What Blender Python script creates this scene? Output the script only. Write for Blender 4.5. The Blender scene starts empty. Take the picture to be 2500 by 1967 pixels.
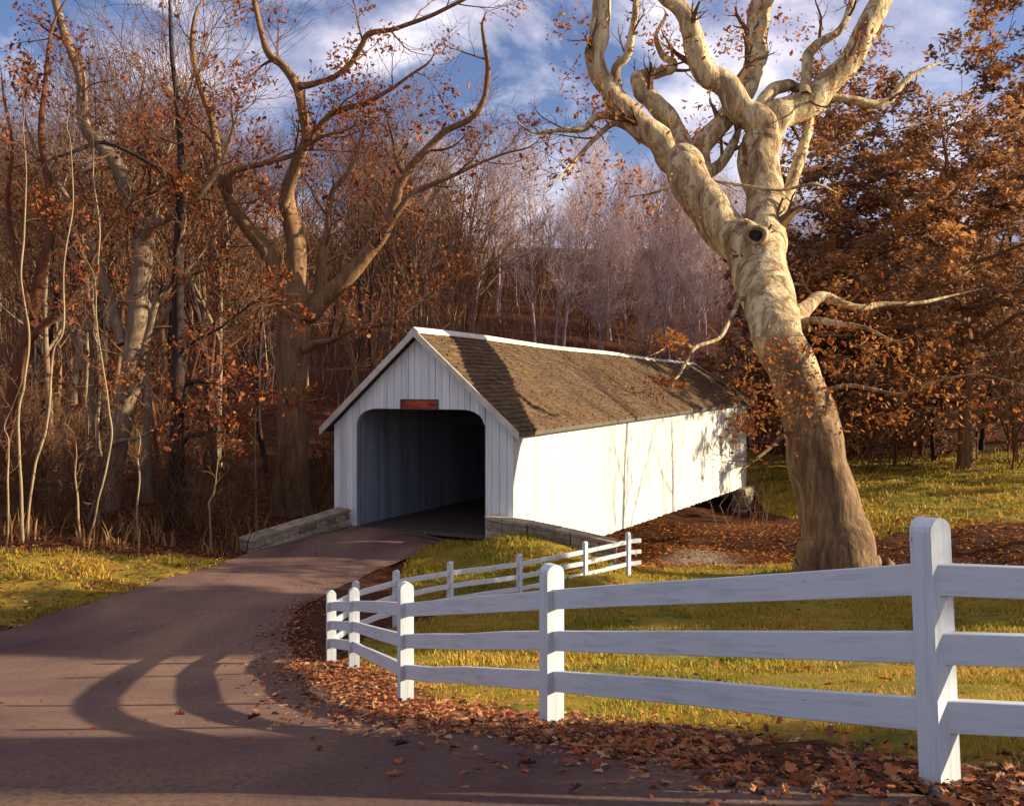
import bpy, math, numpy as np
from mathutils import Vector, Matrix
S = bpy.context.scene
C = S.collection
PI = math.pi

# ------------------------------------------------------------------ camera, sky, sun, exposure
F, HZ = 2250.0, 945.0                     # focal length and horizon in photo pixels (2500 x 1967)
cam = bpy.data.cameras.new('camera')
cam.lens = 36.0 * F / 2500.0
cam.sensor_width = 36.0
cam.shift_y = -(983.5 - HZ) / 2500.0
cam.clip_start, cam.clip_end = 0.1, 2000
camo = bpy.data.objects.new('camera', cam)
camo.rotation_euler = (PI / 2, 0, 0)
C.objects.link(camo)
S.camera = camo

SUN_EL, SUN_AZ = math.radians(16.8), math.radians(88.0)      # azimuth from +Y towards +X
sv = Vector((math.sin(SUN_AZ) * math.cos(SUN_EL), math.cos(SUN_AZ) * math.cos(SUN_EL), math.sin(SUN_EL)))
sun = bpy.data.lights.new('sun', 'SUN')
sun.energy = 5.0
sun.angle = math.radians(0.6)
sun.color = (1.0, 0.86, 0.62)
suno = bpy.data.objects.new('sun', sun)
suno.rotation_euler = sv.to_track_quat('Z', 'Y').to_euler()
suno.location = sv * 120
C.objects.link(suno)

W = bpy.data.worlds.new('World')
S.world = W
W.use_nodes = True
nt = W.node_tree
nt.nodes.clear()
def N(t, typ, **k):
    n = t.nodes.new(typ)
    for a, b in k.items():
        setattr(n, a, b)
    return n
wo = N(nt, 'ShaderNodeOutputWorld')
bg = N(nt, 'ShaderNodeBackground')
sky = N(nt, 'ShaderNodeTexSky', sky_type='NISHITA', sun_disc=False, sun_elevation=SUN_EL, sun_rotation=SUN_AZ)
sky.air_density, sky.dust_density, sky.ozone_density = 1.0, 1.0, 3.0
tc = N(nt, 'ShaderNodeTexCoord')
mp = N(nt, 'ShaderNodeMapping')
mp.inputs['Scale'].default_value = (3.0, 3.0, 4.6)
mp.inputs['Location'].default_value = (1.35, 0.6, 0.15)
n1 = N(nt, 'ShaderNodeTexNoise')
n1.inputs['Scale'].default_value = 1.7
n1.inputs['Detail'].default_value = 9
n1.inputs['Roughness'].default_value = 0.58
n1.inputs['Distortion'].default_value = 0.35
rp = N(nt, 'ShaderNodeValToRGB')
rp.color_ramp.elements[0].position = 0.415
rp.color_ramp.elements[1].position = 0.60
n2 = N(nt, 'ShaderNodeTexNoise')
n2.inputs['Scale'].default_value = 3.5
n2.inputs['Detail'].default_value = 6
rc = N(nt, 'ShaderNodeValToRGB')
rc.color_ramp.elements[0].color = (5.0, 4.9, 6.6, 1)
rc.color_ramp.elements[1].color = (11.6, 10.9, 11.7, 1)
rc.color_ramp.elements[0].position = 0.35
rc.color_ramp.elements[1].position = 0.65
mx = N(nt, 'ShaderNodeMix', data_type='RGBA')
L = nt.links.new
L(tc.outputs['Generated'], mp.inputs['Vector'])
L(mp.outputs['Vector'], n1.inputs['Vector'])
L(mp.outputs['Vector'], n2.inputs['Vector'])
L(n1.outputs['Fac'], rp.inputs['Fac'])
L(n2.outputs['Fac'], rc.inputs['Fac'])
L(rp.outputs['Color'], mx.inputs['Factor'])
tn = N(nt, 'ShaderNodeMix', data_type='RGBA', blend_type='MULTIPLY')
tn.inputs['Factor'].default_value = 1.0
tn.inputs['B'].default_value = (1.35, 1.22, 1.42, 1)
L(sky.outputs['Color'], tn.inputs['A'])
L(tn.outputs['Result'], mx.inputs['A'])
L(rc.outputs['Color'], mx.inputs['B'])
L(mx.outputs['Result'], bg.inputs['Color'])
bg.inputs['Strength'].default_value = 0.05
L(bg.outputs['Background'], wo.inputs['Surface'])

S.view_settings.view_transform = 'Standard'
S.view_settings.look = 'None'
S.view_settings.gamma = 1
S.view_settings.use_curve_mapping = False
S.view_settings.exposure = 1.17
S.cycles.max_bounces = 5
S.cycles.diffuse_bounces = 3
S.cycles.glossy_bounces = 2
S.cycles.transparent_max_bounces = 4
S.cycles.use_denoising = True

# ------------------------------------------------------------------ helpers
def A(px, py, Y):
    """the point at distance Y that the photograph shows at pixel (px, py)"""
    return np.array([(px - 1250) / F * Y, Y, (HZ - py) / F * Y])

class MB:
    """collects shapes, links them as one mesh object"""
    def __init__(s):
        s.v, s.f, s.t, s.n = [], [], [], 0
        s.mi = []
    def add(s, verts, faces, tint=0.5, mi=0):
        verts = np.asarray(verts, float).reshape(-1, 3)
        faces = np.asarray(faces, int)
        if faces.ndim == 1:
            faces = faces.reshape(1, -1)
        s.v.append(verts)
        s.f.append(faces + s.n)
        s.mi.append(np.full(len(faces), mi))
        s.t.append(np.broadcast_to(np.asarray(tint, float), (len(verts),)).copy())
        s.n += len(verts)
    def mesh(s, name, mats, smooth=False):
        me = bpy.data.meshes.new(name)
        V = np.concatenate(s.v)
        me.vertices.add(len(V))
        me.vertices.foreach_set('co', V.astype(np.float32).ravel())
        li = np.concatenate([f.ravel() for f in s.f])
        tot = np.concatenate([np.full(len(f), f.shape[1]) for f in s.f])
        st = np.concatenate([[0], np.cumsum(tot)[:-1]])
        me.loops.add(len(li))
        me.loops.foreach_set('vertex_index', li.astype(np.int32))
        me.polygons.add(len(tot))
        me.polygons.foreach_set('loop_start', st.astype(np.int32))
        me.polygons.foreach_set('loop_total', tot.astype(np.int32))
        me.polygons.foreach_set('material_index', np.concatenate(s.mi).astype(np.int32))
        me.polygons.foreach_set('use_smooth', np.full(len(tot), bool(smooth)))
        a = me.attributes.new('tint', 'FLOAT', 'POINT')
        a.data.foreach_set('value', np.concatenate(s.t).astype(np.float32))
        me.update(calc_edges=True)
        me.validate()
        for m in (mats if isinstance(mats, (list, tuple)) else [mats]):
            me.materials.append(m)
        return me
    def build(s, name, mats, parent=None, smooth=False):
        return link(name, s.mesh(name, mats, smooth), parent)

def link(name, data, parent=None):
    o = bpy.data.objects.new(name, data)
    C.objects.link(o)
    if parent is not None:
        o.parent = parent
    return o

def tag(o, label=None, cat=None, group=None, kind=None):
    for k, v in (('label', label), ('category', cat), ('group', group), ('kind', kind)):
        if v:
            o[k] = v
    return o

def empty(name, label, cat, group=None, loc=(0, 0, 0), rz=0):
    o = link(name, None)
    o.location = loc
    o.rotation_euler = (0, 0, rz)
    return tag(o, label, cat, group)

BOXF = np.array([[0, 3, 2, 1], [4, 5, 6, 7], [0, 1, 5, 4], [1, 2, 6, 5], [2, 3, 7, 6], [3, 0, 4, 7]])
def hexa(mb, bottom, top, tint=0.5, mi=0):
    """a six-sided solid from four bottom and four top corners"""
    mb.add(np.concatenate([bottom, top]), BOXF, tint, mi)

def prism(mb, poly, ext, tint=0.5, mi=0):
    """a planar polygon (n x 3) extruded by the vector ext"""
    p = np.asarray(poly, float)
    n = len(p)
    mb.add(p, np.arange(n)[::-1], tint, mi)
    mb.add(p + ext, np.arange(n), tint, mi)
    i = np.arange(n)
    j = (i + 1) % n
    mb.add(np.concatenate([p, p + ext]), np.stack([i, j, j + n, i + n], 1), tint, mi)

def smooth_line(P, R, sub):
    P = np.asarray(P, float)
    R = np.asarray(R, float)
    n = len(P)
    if n < 3 or sub <= 1:
        return P, R
    Q = np.concatenate([[2 * P[0] - P[1]], P, [2 * P[-1] - P[-2]]])
    t = np.linspace(0, 1, sub, endpoint=False)[:, None]
    out, rr = [], []
    for i in range(n - 1):
        a, b, c, d = Q[i], Q[i + 1], Q[i + 2], Q[i + 3]
        out.append(0.5 * (2 * b + (c - a) * t + (2 * a - 5 * b + 4 * c - d) * t**2 + (3 * b - a - 3 * c + d) * t**3))
        rr.append(R[i] + (R[i + 1] - R[i]) * t[:, 0])
    return np.concatenate(out + [P[-1:]]), np.concatenate(rr + [R[-1:]])

def sm3(a):
    for _ in range(3):
        a = (np.roll(a, 1, 0) + a + np.roll(a, -1, 0)) / 3
    return a

def tube(mb, P, R, k=6, tint=0.5, lump=0.0, rng=None, cap=True, flare=0.0):
    P = np.asarray(P, float)
    R = np.asarray(R, float)
    n = len(P)
    T = np.gradient(P, axis=0)
    T /= np.linalg.norm(T, axis=1)[:, None] + 1e-9
    u = np.cross(T[0], [0.3, 1, 0.2])
    u /= np.linalg.norm(u)
    U = np.empty_like(P)
    for i in range(n):
        u = u - T[i] * u.dot(T[i])
        u = u / (np.linalg.norm(u) + 1e-9)
        U[i] = u
    Vv = np.cross(T, U)
    a = np.arange(k) * 2 * PI / k
    rad = np.repeat(R[:, None], k, 1)
    if lump > 0:
        ph = rng.uniform(0, 6.28, 6)
        s = np.arange(n)[:, None]
        rad = rad * (1 + lump * (0.6 * np.sin(2 * a[None] + ph[0] + 0.22 * s) + 0.5 * np.sin(3 * a[None] + ph[1] - 0.35 * s)
                                 + 0.5 * np.sin(5 * a[None] + ph[2] + 0.15 * s) + sm3(rng.normal(0, 0.45, (n, k)))))
    if flare > 0:
        hh = (P[:, 2] - P[0, 2])[:, None] / (R[0] * 2)
        rad = rad * (1 + flare * np.exp(-hh * 1.6) * (.25 + np.maximum(0, np.sin(5 * a[None] + .6)) + .5 * np.maximum(0, np.sin(3 * a[None] + 2))))
    V = P[:, None] + rad[..., None] * (np.cos(a)[None, :, None] * U[:, None] + np.sin(a)[None, :, None] * Vv[:, None])
    i = np.arange(n - 1)[:, None] * k
    j = np.arange(k)[None]
    j2 = (j + 1) % k
    f = np.stack([i + j, i + j2, i + k + j2, i + k + j], -1).reshape(-1, 4)
    mb.add(V.reshape(-1, 3), f, tint)
    if cap:
        mb.add(V[-1], np.arange(k), tint)

LEAF = np.array([[0, 0, 0], [-.26, .20, .08], [-.13, .34, .03], [-.38, .54, .13], [-.15, .64, .04], [-.19, .86, .05], [0, 1, -.08], [.19, .86, .06], [.15, .64, .04], [.38, .54, .10], [.13, .34, .03], [.26, .20, .06]])
def leaves(mb, P, size, rng, fine=False, flat=0.0, tint=None):
    """leaf-sized folded blades at the points P; flat = 1 lays them down"""
    n = len(P)
    if n == 0:
        return
    sz = size * rng.uniform(0.35, 1.0, n) * rng.choice([.7, 1.0, 1.0, 1.5], n)
    d = rng.normal(0, 1, (n, 3))
    d[:, 2] *= (1 - flat)
    d /= np.linalg.norm(d, axis=1)[:, None] + 1e-9
    up = rng.normal(0, 1, (n, 3)) * (1 - 0.75 * flat)
    up[:, 2] += 2.5 * flat
    sx = np.cross(d, up)
    sx /= np.linalg.norm(sx, axis=1)[:, None] + 1e-9
    nz = np.cross(sx, d)
    tint = rng.uniform(0, 1, n) if tint is None else tint
    sh = LEAF if fine else np.array([[0, 0, 0], [-.30, .45, .10], [0, 1, 0], [.30, .45, .10]])
    m = len(sh)
    V = P[:, None] + sz[:, None, None] * (sh[None, :, 0:1] * sx[:, None] + sh[None, :, 1:2] * d[:, None] + sh[None, :, 2:3] * nz[:, None] * rng.uniform(-.8, 2.6, n)[:, None, None])
    b = np.arange(n)[:, None] * m
    if fine:
        f = np.concatenate([np.concatenate([b + q for q in (0, 11, 10, 9, 8, 7, 6)], 1), np.concatenate([b + q for q in (0, 6, 5, 4, 3, 2, 1)], 1)])
    else:
        f = np.concatenate([np.concatenate([b, b + 3, b + 2], 1), np.concatenate([b, b + 2, b + 1], 1)])
    mb.add(V.reshape(-1, 3), f, np.repeat(tint, m))

# ------------------------------------------------------------------ materials
def mat(name, rough=0.8, spec=0.2):
    m = bpy.data.materials.new(name)
    m.use_nodes = True
    t = m.node_tree
    b = t.nodes['Principled BSDF']
    b.inputs['Roughness'].default_value = rough
    b.inputs['Specular IOR Level'].default_value = spec
    return m, t, b

def ramp(t, fac, stops):
    r = N(t, 'ShaderNodeValToRGB')
    e = r.color_ramp.elements
    while len(e) < len(stops):
        e.new(0.5)
    for q, (p, c) in zip(e, stops):
        q.position = p
        q.color = (*c, 1)
    t.links.new(fac, r.inputs['Fac'])
    return r.outputs['Color']

def noise(t, scale, detail=5, rough=0.6, stretch=(1, 1, 1), dist=0.0, coord='Object', loc=(0, 0, 0)):
    c = N(t, 'ShaderNodeTexCoord')
    m = N(t, 'ShaderNodeMapping')
    m.inputs['Scale'].default_value = stretch
    m.inputs['Location'].default_value = loc
    n = N(t, 'ShaderNodeTexNoise')
    n.inputs['Scale'].default_value = scale
    n.inputs['Detail'].default_value = detail
    n.inputs['Roughness'].default_value = rough
    n.inputs['Distortion'].default_value = dist
    t.links.new(c.outputs[coord], m.inputs['Vector'])
    t.links.new(m.outputs['Vector'], n.inputs['Vector'])
    return n.outputs['Fac']

def mixc(t, fac, a, b, mode='MIX'):
    m = N(t, 'ShaderNodeMix', data_type='RGBA', blend_type=mode)
    for sock, v in (('Factor', fac), ('A', a), ('B', b)):
        if isinstance(v, (int, float)):
            m.inputs[sock].default_value = v
        elif isinstance(v, tuple):
            m.inputs[sock].default_value = (*v, 1)
        else:
            t.links.new(v, m.inputs[sock])
    return m.outputs['Result']

def bump(t, b, h, strength=0.5, dist=0.02):
    n = N(t, 'ShaderNodeBump')
    n.inputs['Strength'].default_value = strength
    n.inputs['Distance'].default_value = dist
    t.links.new(h, n.inputs['Height'])
    t.links.new(n.outputs['Normal'], b.inputs['Normal'])

def attr(t, name='tint'):
    a = N(t, 'ShaderNodeAttribute', attribute_name=name)
    return a.outputs['Fac']

def objrand(t):
    return N(t, 'ShaderNodeObjectInfo').outputs['Random']

def bark_mat(name, dark, mid, light, stretch=(1, 1, 0.14), scale=7.0, vary=0.35):
    m, t, b = mat(name, 0.9, 0.1)
    n = noise(t, scale, 8, 0.65, stretch, 0.4)
    c = ramp(t, n, [(0.3, dark), (0.5, mid), (0.72, light)])
    c2 = mixc(t, noise(t, 0.6, 3), c, mid)
    t.links.new(c2, b.inputs['Base Color'])
    bump(t, b, n, 0.7, 0.05)
    return m

def leaf_mat(name, stops, transl=0.35):
    m, t, b = mat(name, 0.65, 0.25)
    c = ramp(t, attr(t), stops)
    t.links.new(c, b.inputs['Base Color'])
    tr = N(t, 'ShaderNodeBsdfTranslucent')
    t.links.new(c, tr.inputs['Color'])
    ms = N(t, 'ShaderNodeMixShader')
    ms.inputs[0].default_value = transl
    t.links.new(b.outputs[0], ms.inputs[1])
    t.links.new(tr.outputs[0], ms.inputs[2])
    t.links.new(ms.outputs[0], t.nodes['Material Output'].inputs['Surface'])
    return m

def paint_mat(name, base, grime, amount=0.4, scale=2.0, stretch=(1, 1, 0.15), rough=0.6):
    m, t, b = mat(name, rough, 0.3)
    n = noise(t, scale, 8, 0.65, stretch)
    f = ramp(t, n, [(0.45, (0, 0, 0)), (0.75, (amount,) * 3)])
    c = mixc(t, f, base, grime)
    v = N(t, 'ShaderNodeMapRange')
    v.inputs['To Min'].default_value = 0.82
    v.inputs['To Max'].default_value = 1.05
    t.links.new(objrand(t), v.inputs['Value'])
    hv = N(t, 'ShaderNodeHueSaturation')
    t.links.new(v.outputs[0], hv.inputs['Value'])
    t.links.new(c, hv.inputs['Color'])
    t.links.new(hv.outputs['Color'], b.inputs['Base Color'])
    bump(t, b, noise(t, scale * 8, 6, 0.6, stretch), 0.25, 0.01)
    return m

M = {}
M['bark_brown'] = bark_mat('brown_bark', (.05, .024, .012), (.20, .11, .055), (.44, .29, .17))
M['bark_grey'] = bark_mat('grey_brown_bark', (.06, .04, .028), (.22, .15, .095), (.46, .36, .25))
M['bark_dark'] = bark_mat('dark_bark', (.012, .009, .009), (.04, .027, .022), (.12, .085, .06))
M['bark_red'] = bark_mat('reddish_bark', (.05, .018, .010), (.13, .05, .026), (.27, .13, .07))
M['bark_pale'] = bark_mat('pale_bark', (.12, .08, .045), (.28, .20, .11), (.46, .36, .21))
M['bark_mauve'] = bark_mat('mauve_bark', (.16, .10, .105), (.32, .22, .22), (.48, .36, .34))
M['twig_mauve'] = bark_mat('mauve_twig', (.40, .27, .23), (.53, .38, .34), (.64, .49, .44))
M['twig_brown'] = bark_mat('brown_twig', (.07, .035, .02), (.15, .075, .04), (.26, .15, .08))
# sycamore: flaky brown bark low down, cream and tan patches above
m, t, b = mat('sycamore_bark', 0.85, 0.15)
nz_ = noise(t, 1.4, 8, 0.68, (1.3, 1.3, 0.22), 0.9)
pale = ramp(t, nz_, [(0.36, (.14, .08, .042)), (0.45, (.31, .21, .11)), (0.52, (.52, .39, .20)), (0.66, (.74, .62, .37))])
pl_ = noise(t, 4.2, 6, 0.6, (1.1, 1.1, .55), 0.5)
pale = mixc(t, ramp(t, pl_, [(0.555, (0, 0, 0)), (0.575, (.85, .85, .85))]), pale, (.27, .18, .095))
pale = mixc(t, ramp(t, pl_, [(0.37, (.6, .6, .6)), (0.39, (0, 0, 0))]), pale, (.40, .37, .25))
fl = noise(t, 5.0, 9, 0.7, (1, 1, 0.16), 0.6)
brown = ramp(t, fl, [(0.3, (.05, .03, .02)), (0.5, (.17, .10, .05)), (0.7, (.36, .23, .11))])
g = N(t, 'ShaderNodeTexCoord')
sx = N(t, 'ShaderNodeSeparateXYZ')
t.links.new(g.outputs['Object'], sx.inputs[0])
mr = N(t, 'ShaderNodeMapRange')
mr.inputs['From Min'].default_value = -0.5
mr.inputs['From Max'].default_value = 10.5
t.links.new(sx.outputs['Z'], mr.inputs['Value'])
ad = N(t, 'ShaderNodeMath', operation='ADD')
t.links.new(mr.outputs[0], ad.inputs[0])
n3 = noise(t, 1.3, 6, 0.65, (1, 1, 0.4), 0.5)
mm = N(t, 'ShaderNodeMapRange')
mm.inputs['To Min'].default_value = -0.75
mm.inputs['To Max'].default_value = 0.75
t.links.new(n3, mm.inputs['Value'])
t.links.new(mm.outputs[0], ad.inputs[1])
fz = ramp(t, ad.outputs[0], [(0.42, (0, 0, 0)), (0.74, (1, 1, 1))])
t.links.new(mixc(t, fz, brown, pale), b.inputs['Base Color'])
adb = N(t, 'ShaderNodeMath', operation='ADD')
t.links.new(fl, adb.inputs[0])
t.links.new(pl_, adb.inputs[1])
bump(t, b, adb.outputs[0], 0.8, 0.07)
M['sycamore'] = m

M['leaf_russet'] = leaf_mat('russet_leaf', [(0, (.09, .018, .008)), (.4, (.22, .048, .014)), (.75, (.35, .095, .02)), (1, (.44, .18, .045))])
M['leaf_orange'] = leaf_mat('orange_leaf', [(0, (.16, .035, .01)), (.4, (.33, .10, .02)), (.8, (.45, .17, .03)), (1, (.52, .28, .06))])
M['leaf_brown'] = leaf_mat('brown_leaf', [(0, (.13, .075, .045)), (.35, (.28, .14, .07)), (.7, (.46, .21, .08)), (1, (.60, .31, .09))], 0.45)
M['leaf_litter'] = leaf_mat('litter_leaf', [(0, (.05, .02, .015)), (.3, (.16, .045, .02)), (.6, (.36, .10, .03)), (.85, (.42, .18, .06)), (1, (.48, .31, .15))], 0.15)
M['grass'] = leaf_mat('dry_grass_blade', [(0, (.15, .16, .018)), (.35, (.30, .25, .025)), (.7, (.44, .28, .035)), (1, (.52, .30, .06))], 0.3)
M['reed'] = leaf_mat('straw_blade', [(0, (.10, .04, .015)), (.5, (.26, .12, .03)), (1, (.42, .26, .08))], 0.2)

M['white_wall'] = paint_mat('white_painted_board', (.65, .64, .58), (.45, .39, .28), 0.9, 1.4, (1, 1, .12))
M['gable'] = paint_mat('weathered_white_board', (.80, .82, .80), (.40, .39, .36), 0.8, 2.2, (1.5, 1.5, .12))
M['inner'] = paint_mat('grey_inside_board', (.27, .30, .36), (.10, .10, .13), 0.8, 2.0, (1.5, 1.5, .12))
def fence_mat(name, grain, blotch):
    m, t, b = mat(name, 0.62, 0.25)
    g1 = noise(t, 30, 8, 0.7, grain, 0.3)
    c = mixc(t, ramp(t, g1, [(0.50, (0, 0, 0)), (0.72, (.55, .55, .55))]), (.58, .61, .63), (.30, .29, .28))
    g2 = noise(t, 3.0, 9, 0.75, blotch, 0.2)
    c = mixc(t, ramp(t, g2, [(0.56, (0, 0, 0)), (0.74, (.6, .6, .6))]), c, (.33, .35, .30))
    chip = noise(t, 16, 4, 0.6, blotch, 0.1)
    c = mixc(t, ramp(t, chip, [(0.715, (0, 0, 0)), (0.73, (.85, .85, .85))]), c, (.20, .17, .14))
    t.links.new(c, b.inputs['Base Color'])
    bump(t, b, g1, 0.5, 0.006)
    return m
M['fence'] = fence_mat('fence_post_paint', (1, 1, .06), (1, 1, .5))
M['fence_rail'] = fence_mat('fence_rail_paint', (.06, 1, 1), (.4, 1, 1.4))
M['trim'] = paint_mat('pale_trim', (.66, .62, .52), (.30, .26, .20), 0.7, 3.0, (1, 1, 1))
M['beam'] = paint_mat('old_beam', (.10, .075, .055), (.04, .03, .025), 0.8, 3.0, (1, 1, 1))
# roof shingles
m, t, b = mat('brown_shingle', 0.85, 0.15)
c = ramp(t, attr(t), [(0, (.055, .031, .015)), (.5, (.125, .072, .031)), (1, (.21, .13, .055))])
c = mixc(t, noise(t, 0.55, 6, 0.6, (1, 1, 1)), c, (.105, .062, .035))
t.links.new(c, b.inputs['Base Color'])
bump(t, b, noise(t, 14, 5), 0.4, 0.02)
M['shingle'] = m
# stone
m, t, b = mat('stone', 0.9, 0.15)
n = noise(t, 3.0, 9, 0.68)
c = ramp(t, n, [(0.3, (.13, .10, .07)), (0.5, (.34, .27, .19)), (0.7, (.52, .44, .32))])
hv = N(t, 'ShaderNodeHueSaturation')
v = N(t, 'ShaderNodeMapRange')
v.inputs['To Min'].default_value = 0.6
v.inputs['To Max'].default_value = 1.25
t.links.new(objrand(t), v.inputs['Value'])
t.links.new(v.outputs[0], hv.inputs['Value'])
t.links.new(c, hv.inputs['Color'])
t.links.new(hv.outputs['Color'], b.inputs['Base Color'])
bump(t, b, n, 0.9, 0.06)
M['stone'] = m
# road
m, t, b = mat('road_surface', 0.9, 0.15)
big = noise(t, 0.35, 5, 0.6, (1, 0.6, 1), 0.6)
c = ramp(t, big, [(0.3, (.12, .060, .056)), (0.5, (.215, .122, .092)), (0.7, (.32, .19, .115))])
fine = noise(t, 24, 9, 0.85)
c = mixc(t, ramp(t, fine, [(0.46, (0, 0, 0)), (0.60, (.75, .75, .75))]), c, (.075, .052, .05))
pat = noise(t, 1.6, 7, 0.7, (1, 1, 1), 0.8)
c = mixc(t, ramp(t, pat, [(0.55, (0, 0, 0)), (0.78, (.45, .45, .45))]), c, (.12, .075, .075))
t.links.new(c, b.inputs['Base Color'])
bump(t, b, fine, 0.9, 0.03)
M['road'] = m
# ground: leaf litter and grassy soil, mixed by the attribute 'tint' (how grassy the spot is)
m, t, b = mat('ground_surface', 0.95, 0.1)
lit = ramp(t, noise(t, 9, 9, 0.72, (1, 1, 1), 0.4), [(0.3, (.018, .009, .008)), (0.46, (.055, .020, .011)), (0.60, (.12, .042, .016)), (0.76, (.22, .09, .03))])
gr = ramp(t, noise(t, 0.8, 8, 0.65, (1, 2.2, 1), 0.5), [(0.32, (.12, .12, .016)), (0.48, (.27, .20, .025)), (0.62, (.38, .22, .030)), (0.75, (.24, .11, .022))])
gr = mixc(t, ramp(t, noise(t, 26, 6, 0.75), [(0.4, (0, 0, 0)), (0.7, (.65, .65, .65))]), gr, (.075, .06, .015))
at = attr(t)
mpn = N(t, 'ShaderNodeMath', operation='ADD')
t.links.new(at, mpn.inputs[0])
nn = noise(t, 1.1, 8, 0.7)
mq = N(t, 'ShaderNodeMapRange')
mq.inputs['To Min'].default_value = -0.6
mq.inputs['To Max'].default_value = 0.6
t.links.new(nn, mq.inputs['Value'])
t.links.new(mq.outputs[0], mpn.inputs[1])
fac = ramp(t, mpn.outputs[0], [(0.40, (0, 0, 0)), (0.60, (1, 1, 1))])
t.links.new(mixc(t, fac, lit, gr), b.inputs['Base Color'])
bump(t, b, noise(t, 20, 7, 0.7), 0.8, 0.05)
M['ground'] = m
# creek
m, t, b = mat('creek_water', 0.1, 0.3)
b.inputs['Base Color'].default_value = (.06, .022, .010, 1)
bump(t, b, noise(t, 3.0, 5, 0.6, (1, 2.5, 1)), 0.5, 0.05)
M['water'] = m
# sign
m, t, b = mat('red_sign_board', 0.7, 0.2)
c = ramp(t, noise(t, 2.4, 6, 0.7, (1, 1, 2.5)), [(0.32, (.07, .015, .01)), (0.5, (.34, .055, .028)), (0.7, (.44, .12, .05))])
t.links.new(c, b.inputs['Base Color'])
M['sign'] = m

# ------------------------------------------------------------------ the ground's height
CP = np.array([
    (0, -15, -1.3), (-14, -15, -1.6), (14, -15, -0.9), (0, 0, -1.5), (-7, 0, -1.75), (9, 0, -1.2), (2.0, 4.4, -1.915), (-2.5, 4.4, -1.97),
    (-8, 4.4, -2.15), (.3, 7.2, -2.65), (-4, 7.2, -2.74), (5, 7.2, -2.5), (-10, 8, -3.0), (-1.2, 10.3, -3.54), (-5, 10.3, -3.62), (-11, 11, -3.9),
    (4, 10.3, -3.35), (-2.4, 14, -4.30), (-7, 14, -4.48), (-13, 14.5, -4.55), (3, 14, -4.25), (-3.1, 15.8, -4.74), (-8, 17, -4.95), (-13, 18, -4.92),
    (-6, 20, -5.05), (-2.5, 21, -5.08), (-10.5, 21.5, -4.95), (-13, 23, -4.55), (-10.5, 25, -4.65), (-16, 22, -4.6), (-6, 24.5, -5.0), (-2, 25.5, -4.95),
    (-3, 28, -4.72), (-4.5, 30, -4.66), (-.7, 27.6, -4.68), (.15, 26.7, -4.28), (1.5, 25.95, -4.55), (-6, 32, -4.7), (-8.8, 28, -4.9), (-12, 30, -4.35), (-8, 35, -4.8), (-20, 30, -4.2), (-25, 15, -4.4),
    (-12, 40, -4.0), (-22, 45, -2.8), (-10, 52, -2.6), (-25, 65, 0.6), (-6, 66, 0.8), (-30, 95, 7), (-8, 95, 8), (-20, 130, 18), (0, 130, 14),
    (3.15, 25, -5.1), (0, 22, -5.08), (1, 18.5, -4.95), (7, 17, -4.8), (12, 18, -4.7), (10, 23, -5.3), (5.5, 29, -5.85), (2.2, 29.5, -5.8), (10, 29, -5.75), (16, 25, -5.6),
    (15, 10, -2.8), (25, 8, -2.6), (24, 18, -4.6), (40, 15, -4.0), (-2, 41, -6.6), (5.8, 38.5, -7.75), (10.2, 36.2, -7.75), (14.5, 33.7, -7.75), (24, 28.5, -7.75), (-7, 45.6, -7.4), (34, 23, -7.5),
    (5, 33.5, -6.5), (10, 32.2, -6.4), (18, 27.5, -6.3), (8.5, 43, -7.05), (13, 40.5, -6.6), (20, 38, -6.2), (30, 33, -6.0), (13, 49, -7.25), (15, 55, -7.4), (20, 46, -6.0), (18.5, 55, -5.9),
    (26, 54, -5.5), (38, 50, -5.2), (30, 66, -4.8), (18, 68, -4.2), (12, 72, -1.0), (10, 95, 7.0), (30, 90, 1.5), (32, 125, 15), (60, 60, -4), (60, 110, 9), (8, 155, 13), (-50, 155, 27), (50, 155, 24),
    (-60, 40, 0), (-60, 100, 9), (0, 200, 22), (-80, 200, 34), (80, 200, 32), (80, 20, -3), (-60, -10, -3), (60, -15, -1)], float)
def phi(r): return np.sqrt(r * r + 4.0)
def fit_rbf():
    p = CP[:, :2]
    n = len(p)
    K = phi(np.linalg.norm(p[:, None] - p[None], axis=2)) - np.eye(n) * 0.02
    Pm = np.concatenate([np.ones((n, 1)), p], 1)
    Mx = np.block([[K, Pm], [Pm.T, np.zeros((3, 3))]])
    return np.linalg.solve(Mx, np.concatenate([CP[:, 2], np.zeros(3)]))
RW = fit_rbf()
def ground_z(x, y):
    x = np.atleast_1d(np.asarray(x, float))
    y = np.atleast_1d(np.asarray(y, float))
    out = np.empty(x.size)
    X, Y = x.ravel(), y.ravel()
    for i in range(0, x.size, 20000):
        xs, ys = X[i:i + 20000], Y[i:i + 20000]
        d = np.sqrt((xs[:, None] - CP[None, :, 0])**2 + (ys[:, None] - CP[None, :, 1])**2)
        out[i:i + 20000] = phi(d) @ RW[:len(CP)] + RW[-3] + RW[-2] * xs + RW[-1] * ys
    return out.reshape(x.shape)
def gz(x, y): return float(ground_z(x, y)[0])
def G(px, py, lo=3.5, hi=120):
    """where the sight line through a pixel meets the ground"""
    Y = np.linspace(lo, hi, 1500)
    d = (HZ - py) / F * Y - ground_z((px - 1250) / F * Y, Y)
    k = np.where(d < 0)[0]
    y = Y[k[0]] if len(k) else hi
    return np.array([(px - 1250) / F * y, y, gz((px - 1250) / F * y, y)])

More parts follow.
